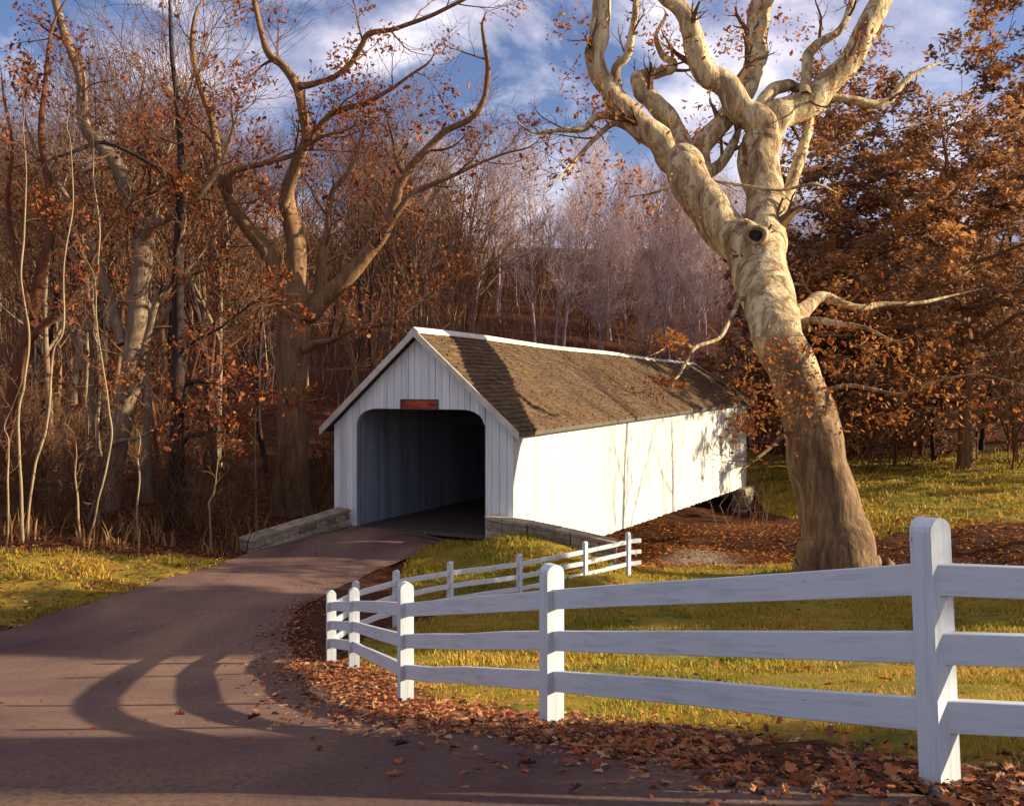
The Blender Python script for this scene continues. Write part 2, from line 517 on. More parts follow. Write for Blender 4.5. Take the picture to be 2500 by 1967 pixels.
# road edges
inner_px = [(2200, 1948), (1900, 1905), (1600, 1862), (1250, 1815), (1000, 1768), (850, 1712), (750, 1645), (705, 1585), (705, 1535), (735, 1492), (800, 1452), (900, 1402), (1020, 1352), (1110, 1325)]
inner = [(16, -3.5), (9, -.6), (4.5, 2.2)] + [tuple(G(*p)[:2]) for p in inner_px] + [(-.95, 28.0), (-.8, 28.6)]
outer_px = [(0, 1545), (110, 1508), (240, 1470), (400, 1418), (520, 1388)]
outer = [(8, -14), (0, -11), (-5.5, -6), (-9.5, 0), (-12.2, 6), (-13.2, 11), (-13, 15.5)] + [tuple(G(*p)[:2]) for p in outer_px] + [(-7.65, 27.5), (-5.4, 30.0), (-5.2, 30.7)]
def resample(P, n):
    P, _ = smooth_line(np.array([(x, y, 0) for x, y in P]), np.zeros(len(P)), 8)
    s = np.concatenate([[0], np.cumsum(np.linalg.norm(np.diff(P, axis=0), axis=1))])
    q = np.linspace(0, s[-1], n)
    return np.stack([np.interp(q, s, P[:, 0]), np.interp(q, s, P[:, 1])], 1)
NI, NJ = 220, 30
EI, EO = resample(inner, NI), resample(outer, NI)
rngR = np.random.default_rng(5)
EI[12:-12] += np.stack([np.convolve(rngR.normal(0, 0.10, NI), np.ones(3) / 3, 'same')] * 2, 1)[12:-12]
road_poly = np.concatenate([EI, EO[::-1]])
def in_road(x, y):
    x, y = np.asarray(x), np.asarray(y)
    r = np.zeros(x.shape, bool)
    P = road_poly
    for i in range(len(P)):
        x1, y1 = P[i]
        x2, y2 = P[i - 1]
        if y1 == y2:
            continue
        c = ((y1 > y) != (y2 > y)) & (x < (x2 - x1) * (y - y1) / (y2 - y1) + x1)
        r ^= c
    return r
def creek_d(x, y):
    """signed distance from the creek's centre line"""
    cl = np.array([(-16, 50), (-7, 45.6), (5.8, 38.5), (14.5, 33.7), (24, 28.5), (34, 23), (50, 14)], float)
    d = np.full(np.shape(x), 1e9)
    for a, b_ in zip(cl[:-1], cl[1:]):
        ab = b_ - a
        t_ = np.clip(((x - a[0]) * ab[0] + (y - a[1]) * ab[1]) / ab.dot(ab), 0, 1)
        d = np.minimum(d, np.hypot(x - a[0] - t_ * ab[0], y - a[1] - t_ * ab[1]))
    return d
FENCE = np.array([(5.4, 3.9), (2.0, 4.4), (.31, 7.2), (-1.19, 10.3), (-2.4, 14.0), (-3.1, 15.8), (-3.07, 18.1), (-2.45, 19.5), (-1.41, 21.0), (.18, 22.5), (1.9, 24.0), (3.15, 25.0)])
def fence_d(x, y):
    d = np.full(np.shape(x), 1e9)
    for a, b_ in zip(FENCE[:-1], FENCE[1:]):
        ab = b_ - a
        t_ = np.clip(((x - a[0]) * ab[0] + (y - a[1]) * ab[1]) / ab.dot(ab), 0, 1)
        d = np.minimum(d, np.hypot(x - a[0] - t_ * ab[0], y - a[1] - t_ * ab[1]))
    return d
def inside_lawn(x, y):
    """grassy field inside the fence"""
    lx = np.interp(y, FENCE[1:, 1], FENCE[1:, 0])
    return (x > np.where(y < 4.4, 30, lx))
def grassy(x, y):
    g_ = np.zeros(np.shape(x))
    lawn = inside_lawn(x, y) & (y < 29.5) & (creek_d(x, y) > 5.0)
    g_ = np.where(lawn, 0.85, g_)
    tri = (x > -3) & (x < 4) & (y > 22) & (y < 28.5) & ~lawn               # the strip between the back fence run and the bridge
    g_ = np.where(tri, 0.72, g_)
    left = (x < -6) & (y > 19.5 - .2 * (x + 12)) & (y < 26.0 + 0.25 * (x + 9)) & ~in_road(x, y)
    g_ = np.where(left, 0.62, g_)
    far = (x > 15) & (y > 40) & (y < 66) & (creek_d(x, y) > 6)
    g_ = np.where(far, 0.61, g_)
    wood = (x < 8) & (y > 38)
    g_ = np.where(wood, 0.22, g_)
    g_ = np.where((fence_d(x, y) < 0.5) & (y < 17), 0.35, g_)
    return g_

def axis(parts):
    return np.unique(np.concatenate([np.arange(a, b_, s) for a, b_, s in parts]).round(4))
gx = axis([(-300, -60, 12), (-60, -22, 2.0), (-22, 24, 0.3), (24, 60, 2.0), (60, 301, 12)])
gy = axis([(-60, -4, 4), (-4, 44, 0.3), (44, 75, 0.8), (75, 140, 2.5), (140, 401, 12)])
XX, YY = np.meshgrid(gx, gy)
rngG = np.random.default_rng(3)
ZZ = ground_z(XX, YY)
inr = in_road(XX, YY)
ZZ += np.where(inr, -0.05, rngG.normal(0, 0.025, XX.shape) + 0.06 * np.sin(XX * 1.7 + 1.3 * np.sin(YY * 0.9)) * np.sin(YY * 1.5))
mb = MB()
ny, nx = XX.shape
i = np.arange(ny - 1)[:, None] * nx
j = np.arange(nx - 1)[None]
fq = np.stack([i + j, i + j + 1, i + nx + j + 1, i + nx + j], -1).reshape(-1, 4)
mb.add(np.stack([XX, YY, ZZ], -1).reshape(-1, 3), fq, grassy(XX, YY).ravel())
tag(mb.build('ground', M['ground'], smooth=True), kind='structure')
mb = MB()
u = np.linspace(0, 1, NJ)[None, :, None]
RP = EI[:, None] * (1 - u) + EO[:, None] * u
crown = 0.05 * np.sin(np.linspace(0, 1, NJ) * PI)[None]
RZ = ground_z(RP[..., 0], RP[..., 1]) + 0.035 + crown
i = np.arange(NI - 1)[:, None] * NJ
j = np.arange(NJ - 1)[None]
mb.add(np.concatenate([RP, RZ[..., None]], -1).reshape(-1, 3), np.stack([i + j, i + j + 1, i + NJ + j + 1, i + NJ + j], -1).reshape(-1, 4)[:, ::-1])
tag(mb.build('road', M['road'], smooth=True), kind='structure')
mb = MB()
cl, _ = smooth_line(np.array([(-16, 50, -7.05), (-7, 45.6, -7.05), (5.8, 38.5, -7.05), (14.5, 33.7, -7.05), (24, 28.5, -7.05), (34, 23, -7.05), (50, 14, -7.05)]), np.zeros(7), 6)
dd = np.gradient(cl, axis=0)
dd /= np.linalg.norm(dd, axis=1)[:, None]
sd = np.stack([-dd[:, 1], dd[:, 0], 0 * dd[:, 0]], 1)
V = np.stack([cl - sd * 2.5, cl + sd * 2.5], 1).reshape(-1, 3)
i = np.arange(len(cl) - 1) * 2
mb.add(V, np.stack([i, i + 2, i + 3, i + 1], 1)[:, ::-1])
tag(mb.build('creek', M['water']), kind='structure')

# ------------------------------------------------------------------ the covered bridge
TH = 0.458
BD = np.array([math.sin(TH), math.cos(TH), 0])       # along the bridge, away from the viewer
BL = np.array([-math.cos(TH), math.sin(TH), 0])      # across it, to the left
UP = np.array([0, 0, 1.0])
B0 = np.array([0.05, 28.0, 0])                       # near right corner
BW, BLN = 6.72, 33.0
ZE0, ZE1, ZR0, ZR1 = -1.17, -0.80, 1.74, 1.38        # eaves and ridge, near and far end: the roof sags a little
ZF = -4.62
def eave(s): return ZE0 + (ZE1 - ZE0) * s / BLN
def ridge(s): return ZR0 + (ZR1 - ZR0) * s / BLN
def BP(t_, s, z): return B0 + BL * t_ + BD * s + UP * z
def skirt(s): return -5.45 - 0.75 * (s / BLN)        # lower edge of the long walls
rng = np.random.default_rng(11)
bridge = empty('covered_bridge', 'white covered bridge of vertical boards with brown shingle roof, at the end of the road', 'bridge')
# gable front boards
OT0, OT1, OZ = 0.98, BW - 0.92, -0.70
def top_front(t_):
    k = min(t_, BW - t_) / (BW / 2)
    return ZE0 + (ZR0 - ZE0) * k - 0.10
def open_z(t_):
    """height of the doorway's head at t, or None beside it"""
    if t_ < OT0 or t_ > OT1:
        return None
    e = min(t_ - OT0, OT1 - t_)
    c = 0.80
    return OZ - (0 if e >= c else 0.62 * (1 - math.sin(math.acos(max(0, 1 - e / c)) ) ** 0.8))
edges = [0.0]
while edges[-1] < BW - 0.2:
    edges.append(edges[-1] + rng.uniform(0.21, 0.31))
edges[-1] = BW
for a_, c_ in zip(edges[:-1], edges[1:]):
    for a, c in ([(a_, c_)] if not (a_ < OT0 < c_ or a_ < OT1 < c_) else [(a_, OT0 if a_ < OT0 < c_ else OT1), (OT0 if a_ < OT0 < c_ else OT1, c_)]):
        g_ = 0.008
        mid = 0.5 * (a + c)
        ts = sorted(set([a + g_, mid, c - g_] + ([BW / 2] if a + g_ < BW / 2 < c - g_ else [])))
        off = rng.uniform(0, 0.018)
        lo = []
        for t_ in ts:
            z = open_z(t_) if OT0 < mid < OT1 else None
            lo.append(BP(t_, -off, (z if z is not None else -5.35)))
        hi = [BP(t_, -off, top_front(t_)) for t_ in ts][::-1]
        m_ = MB()
        prism(m_, np.array(lo + hi), BD * 0.035)
        m_.build('board', M['gable'], bridge)
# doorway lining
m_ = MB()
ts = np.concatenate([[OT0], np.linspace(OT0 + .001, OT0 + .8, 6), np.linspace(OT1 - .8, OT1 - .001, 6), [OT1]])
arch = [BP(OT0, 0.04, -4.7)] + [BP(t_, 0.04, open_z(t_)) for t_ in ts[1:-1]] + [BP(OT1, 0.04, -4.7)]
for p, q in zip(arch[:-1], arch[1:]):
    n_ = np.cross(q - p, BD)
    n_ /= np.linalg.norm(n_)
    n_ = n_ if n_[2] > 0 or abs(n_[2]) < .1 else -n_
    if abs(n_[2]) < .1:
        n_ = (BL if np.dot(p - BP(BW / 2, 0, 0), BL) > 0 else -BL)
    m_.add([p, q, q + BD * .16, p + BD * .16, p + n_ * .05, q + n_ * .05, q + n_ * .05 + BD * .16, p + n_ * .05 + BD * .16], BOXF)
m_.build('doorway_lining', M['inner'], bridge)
# long walls of vertical boards
def wall(t_out, t_dir, width, material, inner=False):
    s = 0.02
    while s < BLN - 0.05:
        w_ = min(width * rng.uniform(0.85, 1.15), BLN - s)
        o_ = rng.uniform(0, 0.012)
        a, c = s + 0.009, s + w_ - 0.009
        z0a, z0c = (skirt(a) + rng.uniform(-.03, .03), skirt(c) + rng.uniform(-.03, .03))
        pts = np.array([BP(t_out + t_dir * o_, a, z0a), BP(t_out + t_dir * o_, c, z0c), BP(t_out + t_dir * o_, c, eave(c) - .06), BP(t_out + t_dir * o_, a, eave(a) - .06)])
        m_ = MB()
        prism(m_, pts, BL * (-t_dir) * 0.03)
        m_.build('board', material, bridge)
        s += w_
wall(0.0, -1, 0.30, M['white_wall'])
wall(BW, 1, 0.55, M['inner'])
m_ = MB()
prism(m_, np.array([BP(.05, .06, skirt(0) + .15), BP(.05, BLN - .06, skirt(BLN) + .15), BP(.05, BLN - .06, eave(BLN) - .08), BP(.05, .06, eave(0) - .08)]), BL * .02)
m_.build('sun_blocking_sheet', M['inner'], bridge)  # unseen sheet added behind the boards to stop sun leaking through their gaps
# inside: a second skin of planks on the left, posts and braces, floor, far gable
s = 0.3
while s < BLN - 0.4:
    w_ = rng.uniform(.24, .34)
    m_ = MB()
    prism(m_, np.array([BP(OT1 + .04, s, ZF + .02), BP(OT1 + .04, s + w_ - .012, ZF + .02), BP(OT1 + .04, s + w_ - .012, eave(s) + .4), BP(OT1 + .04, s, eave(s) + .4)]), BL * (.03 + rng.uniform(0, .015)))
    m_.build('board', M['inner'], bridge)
    s += w_
for k in range(26):
    s0 = 0.25 + k * 1.26
    m_ = MB()
    prism(m_, np.array([BP(.25, s0, ZF), BP(BW - .25, s0, ZF), BP(BW - .25, s0 + 1.24, ZF), BP(.25, s0 + 1.24, ZF)]), UP * -.12)
    m_.build('plank', M['beam'], bridge)
for k in range(9):
    s0 = 6.5 + k * 2.9
    m_ = MB()
    prism(m_, np.array([BP(.1, s0, eave(s0) - .05), BP(BW - .1, s0, eave(s0) - .05), BP(BW - .1, s0 + .25, eave(s0) - .05), BP(.1, s0 + .25, eave(s0) - .05)]), UP * -.28)
    m_.build('tie_beam', M['beam'], bridge)
for t_ in (0.45, BW / 2, BW - 0.45):
    m_ = MB()
    prism(m_, np.array([BP(t_ - .2, .3, ZF - .13), BP(t_ + .2, .3, ZF - .13), BP(t_ + .2, BLN - .3, ZF - .13), BP(t_ - .2, BLN - .3, ZF - .13)]), UP * -.5)
    m_.build('floor_beam', M['beam'], bridge)
m_ = MB()
zz = BLN
prism(m_, np.array([BP(0, zz, skirt(zz)), BP(.9, zz, skirt(zz)), BP(.9, zz, OZ), BP(BW - .9, zz, OZ), BP(BW - .9, zz, skirt(zz)), BP(BW, zz, skirt(zz)), BP(BW, zz, eave(zz)), BP(BW / 2, zz, ridge(zz) - .1), BP(0, zz, eave(zz))]), BD * -.04)
m_.build('far_gable', M['gable'], bridge)
# roof: deck, shingle courses, ridge cap, rake boards
OV, OVE = 0.32, 0.28
S0, S1 = -OV, BLN + OV
def roof_pt(side, v, s, lift=0.0):
    """v 0 at the ridge, 1 at the eave; side 0 right, 1 left"""
    k = 1 + OVE / (BW / 2)
    half = BW / 2 * v * k
    t_ = BW / 2 - half if side == 0 else BW / 2 + half
    z = ridge(s) + (eave(s) - ridge(s)) * v * k + 0.03 * math.sin(s * .45) * (1 - v)
    nrm = np.array([0, 0, 1.0])
    return BP(t_, s, z + lift)
for side in (0, 1):
    m_ = MB()
    for k in range(12):
        sa, sb = S0 + (S1 - S0) * k / 12, S0 + (S1 - S0) * (k + 1) / 12
        hexa(m_, np.array([roof_pt(side, 0, sa, -.02), roof_pt(side, 1, sa, -.02), roof_pt(side, 1, sb, -.02), roof_pt(side, 0, sb, -.02)]),
             np.array([roof_pt(side, 0, sa, .05), roof_pt(side, 1, sa, .05), roof_pt(side, 1, sb, .05), roof_pt(side, 0, sb, .05)]))
    m_.build('roof_deck', M['beam'], bridge)
    m_ = MB()
    nc = 24
    for r in range(nc):
        s = S0 - .02
        v0, v1 = r / nc, (r + 1.12) / nc
        while s < S1:
            w_ = rng.uniform(.18, .42)
            e = min(s + w_ - .012, S1 + .02)
            l0, l1 = .055, .10 + rng.uniform(0, .025)
            v1r = v1 + rng.uniform(-.008, .008)
            pa = [roof_pt(side, v0, s, l0), roof_pt(side, v1r, s, l1), roof_pt(side, v1r, e, l1), roof_pt(side, v0, e, l0)]
            pb = [roof_pt(side, v1r, s, l1 - .035), roof_pt(side, v1r, e, l1 - .035)]
            m_.add(np.array(pa + pb), [[0, 1, 2, 3], [1, 4, 5, 2]], np.clip(rng.normal(.5, .22), 0, 1))
            s += w_
    tag(m_.build('shingles', M['shingle'], bridge), kind='stuff')
m_ = MB()
for k in range(14):
    sa, sb = S0 - .03 + (S1 - S0 + .06) * k / 14, S0 - .03 + (S1 - S0 + .06) * (k + 1) / 14 - .01
    for side in (0, 1):
        hexa(m_, np.array([roof_pt(side, 0, sa, .10), roof_pt(side, .05, sa, .13), roof_pt(side, .05, sb, .13), roof_pt(side, 0, sb, .10)]),
             np.array([roof_pt(side, 0, sa, .17), roof_pt(side, .05, sa, .17), roof_pt(side, .05, sb, .17), roof_pt(side, 0, sb, .17)]))
m_.build('ridge_cap', M['trim'], bridge)
for side in (0, 1):
    for s, d_ in ((S0, -1), (S1, 1)):
        m_ = MB()
        p = np.array([roof_pt(side, 0, s, .115), roof_pt(side, 1.015, s, .115), roof_pt(side, 1.015, s, -.13), roof_pt(side, 0, s, -.13)])
        prism(m_, p, BD * d_ * .05)
        m_.build('rake_board', M['trim'], bridge)
    m_ = MB()
    prism(m_, np.array([roof_pt(side, 1.0, S0, .05), roof_pt(side, 1.0, S1, .05), roof_pt(side, 1.0, S1, -.09), roof_pt(side, 1.0, S0, -.09)]), BL * (-.03 if side == 0 else .03))
    m_.build('eave_board', M['beam'], bridge)

# the sign over the doorway
tS = BW / 2 - 0.02
sign = empty('sign', 'small weathered red sign board above the doorway of the covered bridge', 'sign')
m_ = MB()
prism(m_, np.array([BP(tS + .66, -.06, OZ + .02), BP(tS - .66, -.06, OZ + .02), BP(tS - .66, -.06, OZ + .28), BP(tS + .66, -.06, OZ + .28)]), BD * .035)
m_.build('panel', M['sign'], sign)
for (ta, tb, za, zb) in ((.70, -.70, .28, .315), (.70, -.70, -.015, .02), (.70, .66, .02, .28), (-.66, -.70, .02, .28)):
    m_ = MB()
    prism(m_, np.array([BP(tS + ta, -.075, OZ + za), BP(tS + tb, -.075, OZ + za), BP(tS + tb, -.075, OZ + zb), BP(tS + ta, -.075, OZ + zb)]), BD * .05)
    m_.build('frame', M['beam'], sign)

# stone walls: courses of separate stones
ROCK = {}
def rock_mesh(kind, seed):
    r = np.random.default_rng(seed)
    m_ = MB()
    g_ = np.array([(x, y, z) for z in (-.5, .5) for (x, y) in ((-.5, -.5), (.5, -.5), (.5, .5), (-.5, .5))], float)
    g_ *= 1 + r.normal(0, 0.035, g_.shape)
    inn = g_.copy()
    inn[:, 2] *= .86
    top = g_ * np.array([.90, .90, 1.0])
    V = np.concatenate([top[:4], inn[:4], inn[4:], top[4:]])
    f = [[3, 2, 1, 0], [12, 13, 14, 15]]
    for a in range(3):
        for k in range(4):
            f.append([a * 4 + k, a * 4 + (k + 1) % 4, a * 4 + 4 + (k + 1) % 4, a * 4 + 4 + k])
    m_.add(V, f)
    return m_.mesh('stone', M['stone'])
ROCKS = [rock_mesh('stone', 50 + k) for k in range(8)]
def stone_wall(root, P, Q, thick, zb0, zb1, zt0, zt1, course, width, rr, cap=0.0, capname='cap_stone', extra=0.06):
    """courses of stones between the ground points P and Q; the base and top heights run linearly"""
    P, Q = np.array(P, float), np.array(Q, float)
    ln = np.linalg.norm(Q - P)
    d_ = (Q - P) / ln
    rz = math.atan2(d_[1], d_[0])
    hmax = max(zt0 - zb0, zt1 - zb1) - cap
    nr = max(1, round(hmax / course))
    for r in range(nr):
        x = 0.0
        while x < ln - .05:
            w_ = min(width * rr.uniform(.6, 1.4), ln - x)
            if ln - x - w_ < width * .35:
                w_ = ln - x
            f_ = (x + w_ / 2) / ln
            zb, zt = zb0 + (zb1 - zb0) * f_, zt0 + (zt1 - zt0) * f_ - cap
            h = (zt - zb) / nr
            o = link('stone', ROCKS[rr.integers(8)], root)
            c_ = P + d_ * (x + w_ / 2)
            o.location = (c_[0], c_[1], zb + h * (r + .5))
            o.rotation_euler = (rr.normal(0, .01), -math.atan2((zt1 - zt0), ln), rz + rr.normal(0, .012))
            o.scale = (w_ * .985, thick * rr.uniform(.94, 1.06), h * .975)
            x += w_
    if cap:
        x = 0.0
        while x < ln - .05:
            w_ = min(rr.uniform(.9, 1.5), ln - x)
            if ln - x - w_ < .4:
                w_ = ln - x
            f_ = (x + w_ / 2) / ln
            o = link(capname, ROCKS[rr.integers(8)], root)
            c_ = P + d_ * (x + w_ / 2)
            o.location = (c_[0], c_[1], zt0 + (zt1 - zt0) * f_ - cap / 2)
            o.rotation_euler = (0, -math.atan2((zt1 - zt0), ln), rz)
            o.scale = (w_ * .99, thick + extra * 2, cap * 1.02)
            x += w_
lp = empty('stone_parapet', 'low stone parapet with flat capstones at the left of the bridge doorway, partly in shade', 'wall')
stone_wall(lp, (-8.05, 27.55), (-5.55, 30.55), .52, -5.25, -4.85, -4.52, -3.98, .28, .55, rng, .13)
rp_ = empty('stone_parapet', 'low curved stone parapet below the bright white side wall at the right of the bridge', 'wall')
rc_ = [(-.68, 28.02, -3.90), (.55, 27.25, -3.98), (1.75, 26.62, -4.14), (3.0, 26.15, -4.36)]
for a, c in zip(rc_[:-1], rc_[1:]):
    stone_wall(rp_, a[:2], c[:2], .42, -5.6, -5.6, a[2], c[2], .3, .6, rng, .11)
# abutments, part of the bridge
stone_wall(bridge, BP(-.02, .35, 0)[:2], BP(BW, .35, 0)[:2], .7, -8.0, -8.0, -5.2, -5.2, .42, .8, rng)
stone_wall(bridge, BP(.15, BLN - .5, 0)[:2], BP(BW, BLN - .5, 0)[:2], 1.0, -8.3, -8.3, -5.9, -5.9, .42, .8, rng)
pe = BP(-.1, BLN - 2.6, 0)
stone_wall(bridge, pe[:2], (pe + BD * 2.6)[:2], .9, -8.5, -8.5, -6.10, -6.12, .42, .75, rng)

# ------------------------------------------------------------------ the white fence
fence = empty('post_and_rail_fence', 'white three rail wooden fence curving along the road edge and back to the bridge', 'fence')
def post(x, y, zb, zt, w1, w2, rz, lean=(0, 0)):
    """w1 along the fence, w2 across it; the head is a half round seen along the fence"""
    m_ = MB()
    h = zt - zb
    a = np.linspace(0, PI, 9)
    arch = [(-w2 / 2, -.35), (w2 / 2, -.35)] + [(w2 / 2 * math.cos(k), h - w2 * .42 + w2 * .42 * math.sin(k)) for k in a]
    poly = np.array([(-w1 / 2, p, q) for p, q in arch])
    prism(m_, poly, np.array([w1, 0, 0]))
    o = m_.build('post', M['fence'], fence)
    o.location = (x, y, zb)
    o.rotation_euler = (lean[0], lean[1], rz)
    bv = o.modifiers.new('bevel', 'BEVEL')
    bv.width = 0.008
    bv.segments = 2
    bv.limit_method = 'ANGLE'
    return o
def rail(p, q, z0p, z0q, h, th):
    p, q = np.array([*p, z0p]), np.array([*q, z0q])
    d_ = q - p
    ln = np.linalg.norm(d_)
    m_ = MB()
    xs = np.linspace(0, ln, 5)
    zs = np.array([0, *rng.normal(0, .006, 3), 0])
    ys = np.array([0, *rng.normal(0, .004, 3), 0])
    ring = np.array([[-th / 2, 0], [th / 2, 0], [th / 2, h], [-th / 2, h]])
    V = np.array([[[x, y + a, z + b_] for a, b_ in ring] for x, y, z in zip(xs, ys, zs)]).reshape(-1, 3)
    f = [[3, 2, 1, 0], [16, 17, 18, 19]] + [[k * 4 + a, k * 4 + (a + 1) % 4, k * 4 + 4 + (a + 1) % 4, k * 4 + 4 + a] for k in range(4) for a in range(4)]
    m_.add(V, f)
    o = m_.build('rail', M['fence_rail'], fence)
    o.location = p
    o.rotation_euler = (0, -math.asin(d_[2] / ln), math.atan2(d_[1], d_[0]))
    bv = o.modifiers.new('bevel', 'BEVEL')
    bv.width = .004
    bv.limit_method = 'ANGLE'
PT = [None, 1265, 1376, 1420, 1435, 1441, 1417, 1391, 1370, 1351, 1321, 1298]
PB = [None, 1920, 1767, 1718, 1630, 1617, None, None, None, None, 1416, 1399]
prev = None
NP_ = len(FENCE)
posts = []
for k, (x, y) in enumerate(FENCE):
    zt = (HZ - PT[k]) / F * y if PT[k] else -.62
    zb = (HZ - PB[k]) / F * y if PB[k] else (gz(x, y) if k else -1.9)
    zb = min(zb, zt - 1.0)
    posts.append((x, y, zb, zt))
for k, (x, y, zb, zt) in enumerate(posts):
    if k == 0:
        dv = FENCE[0] - FENCE[1]
    elif k == 1:
        dv = np.array([.52, -.85])
    elif k < 6:
        dv = FENCE[k - 1] - FENCE[k]
    else:
        dv = FENCE[min(k + 1, NP_ - 1)] - FENCE[k - 1]
    rz = math.atan2(dv[1], dv[0])
    ln = (0, 0)
    big = k < 6
    o = post(x, y, zb, zt, .115 if big else .10, .155 if big else .12, rz, ln)
    if k == 1:
        o.rotation_euler = (0.0, -0.045, rz)
        o.location.x += .045
for k in range(NP_ - 1):
    a, c = posts[k], posts[k + 1]
    big = k < 5
    hs = ((.26, .155), (.575, .15), (.895, .15)) if big else ((.30, .11), (.60, .11), (.90, .11))
    for (h0, hh) in hs:
        za = a[3] - (1.25 if big else 1.22) * 1.0 + h0 if not big else a[2] + h0 * (a[3] - a[2]) / 1.25
        zc = c[3] - 1.22 + h0 if not big else c[2] + h0 * (c[3] - c[2]) / 1.25
        if k == 0:
            za = zc
        rail(a[:2], c[:2], za, zc, hh, .05)
# stub ends past the last post
x, y, zb, zt = posts[-1]
dv = (FENCE[-1] - FENCE[-2]) / np.linalg.norm(FENCE[-1] - FENCE[-2])
for h0 in (.30, .60, .90):
    rail((x, y), (x + dv[0] * .32 + .12, y + dv[1] * .32 - .05), zt - 1.22 + h0, zt - 1.22 + h0 + .01, .11, .05)

# ------------------------------------------------------------------ trees
def path(rng, p, d, length, n, wob, up):
    P = [np.array(p, float)]
    d = np.array(d, float)
    d /= np.linalg.norm(d)
    for _ in range(n):
        d = d + rng.normal(0, wob, 3) + np.array([0, 0, up])
        d /= np.linalg.norm(d)
        P.append(P[-1] + d * length / n)
    return np.array(P)

def sprout(rng, P, R, count, lo, hi, length, ang, up, wob, n, rf=0.5, rmin=0.006, shrink=0.5):
    """child branches along the branch P"""
    out = []
    s = np.concatenate([[0], np.cumsum(np.linalg.norm(np.diff(P, axis=0), axis=1))])
    s /= s[-1] + 1e-9
    az = rng.uniform(0, 6.28)
    for k in range(count):
        f = lo + (hi - lo) * (k + rng.uniform(0, 1)) / count
        i = min(int(np.searchsorted(s, f)), len(P) - 1)
        i = max(i, 1)
        w = (f - s[i - 1]) / (s[i] - s[i - 1] + 1e-9)
        p = P[i - 1] + (P[i] - P[i - 1]) * w
        r = R[i - 1] + (R[i] - R[i - 1]) * w
        t = P[i] - P[i - 1]
        t = t / (np.linalg.norm(t) + 1e-9)
        a = np.cross(t, [.2, .5, 1.0])
        a /= np.linalg.norm(a) + 1e-9
        b_ = np.cross(t, a)
        az += 2.4 + rng.normal(0, .4)
        th = ang * rng.uniform(.7, 1.3)
        d = t * math.cos(th) + (a * math.cos(az) + b_ * math.sin(az)) * math.sin(th)
        ln = length * (1 - shrink * f) * rng.uniform(.65, 1.3)
        Q = path(rng, p, d, ln, n, wob, up)
        r0 = max(min(r * rf * rng.uniform(.8, 1.2), r * .9), rmin)
        out.append((Q, np.linspace(r0, max(rmin * .6, r0 * .28), n + 1)))
    return out

def tips(rng, brs, per, spread):
    """points strewn along the outer half of the branches"""
    out = []
    for Q, _ in brs:
        f = rng.uniform(.35, 1.05, per) * (len(Q) - 1)
        i = np.clip(f.astype(int), 0, len(Q) - 2)
        w = (f - i)[:, None]
        out.append(Q[i] + (Q[i + 1] - Q[i]) * w + rng.normal(0, spread, (per, 3)))
    return np.concatenate(out) if out else np.zeros((0, 3))

# ---- the woods: a few trees of each kind, copied
def wood_tree(seed, h, r, bark, twig, n1, n2, n3, leafy=0, leafm=None, spread=.5, lean=.03, first=.3, l1=.42, up=.10, twr=.010, leafsize=.21, lsp=.25, ang=.75):
    rg = np.random.default_rng(seed)
    tr, cr, lf = MB(), MB(), MB()
    P = path(rg, (0, 0, -.4), (rg.normal(0, lean), rg.normal(0, lean), 1), h, 12, .055, .04)
    R = r * (1 - np.linspace(0, 1, 13) ** 1.15 * .93)
    R[0] *= 1.35
    P2, R2 = smooth_line(P, R, 2)
    tube(tr, P2, R2, 8, lump=.05, rng=rg)
    b1 = sprout(rg, P, R, n1, first, .97, h * l1, ang, up, .13, 7, .55, .02)
    b2, b3 = [], []
    for Q, q in b1:
        tube(tr, Q, q, 5)
        b2 += sprout(rg, Q, q, n2, .25, 1.0, h * l1 * spread, .65, up * .6, .13, 5, .55, .012)
    for Q, q in b2:
        tube(cr, Q, q, 4, cap=False)
        b3 += sprout(rg, Q, q, n3, .2, 1.0, h * l1 * spread * .55, .6, .05, .12, 3, .6, twr, .3)
    for Q, q in b3:
        tube(cr, Q, q, 3, cap=False)
    out = [('trunk', tr.mesh('trunk', bark, True)), ('crown', cr.mesh('crown', twig))]
    if leafy:
        pts = tips(rg, b3, leafy, lsp)
        pts = pts[rg.random(len(pts)) < .75]
        # leaves hang in clumps: keep those near some clump centres
        cc = pts[rg.integers(0, len(pts), max(8, len(pts) // 70))]
        keep = np.zeros(len(pts), bool)
        for c_ in cc:
            keep |= np.linalg.norm(pts - c_, axis=1) < h * .045
        leaves(lf, pts[keep], leafsize, rg)
        out.append(('foliage', lf.mesh('foliage', leafm)))
    return out

def place_tree(name, parts, label, cat, group, x, y, rz, sc, z=None, tilt=(0, 0)):
    root = empty(name, label, cat, group)
    root.location = (x, y, (gz(x, y) if z is None else z) - .1)
    root.rotation_euler = (tilt[0], tilt[1], rz)
    root.scale = (sc, sc, sc * 1.0)
    for n_, me in parts:
        o = link(n_, me, root)
    return root

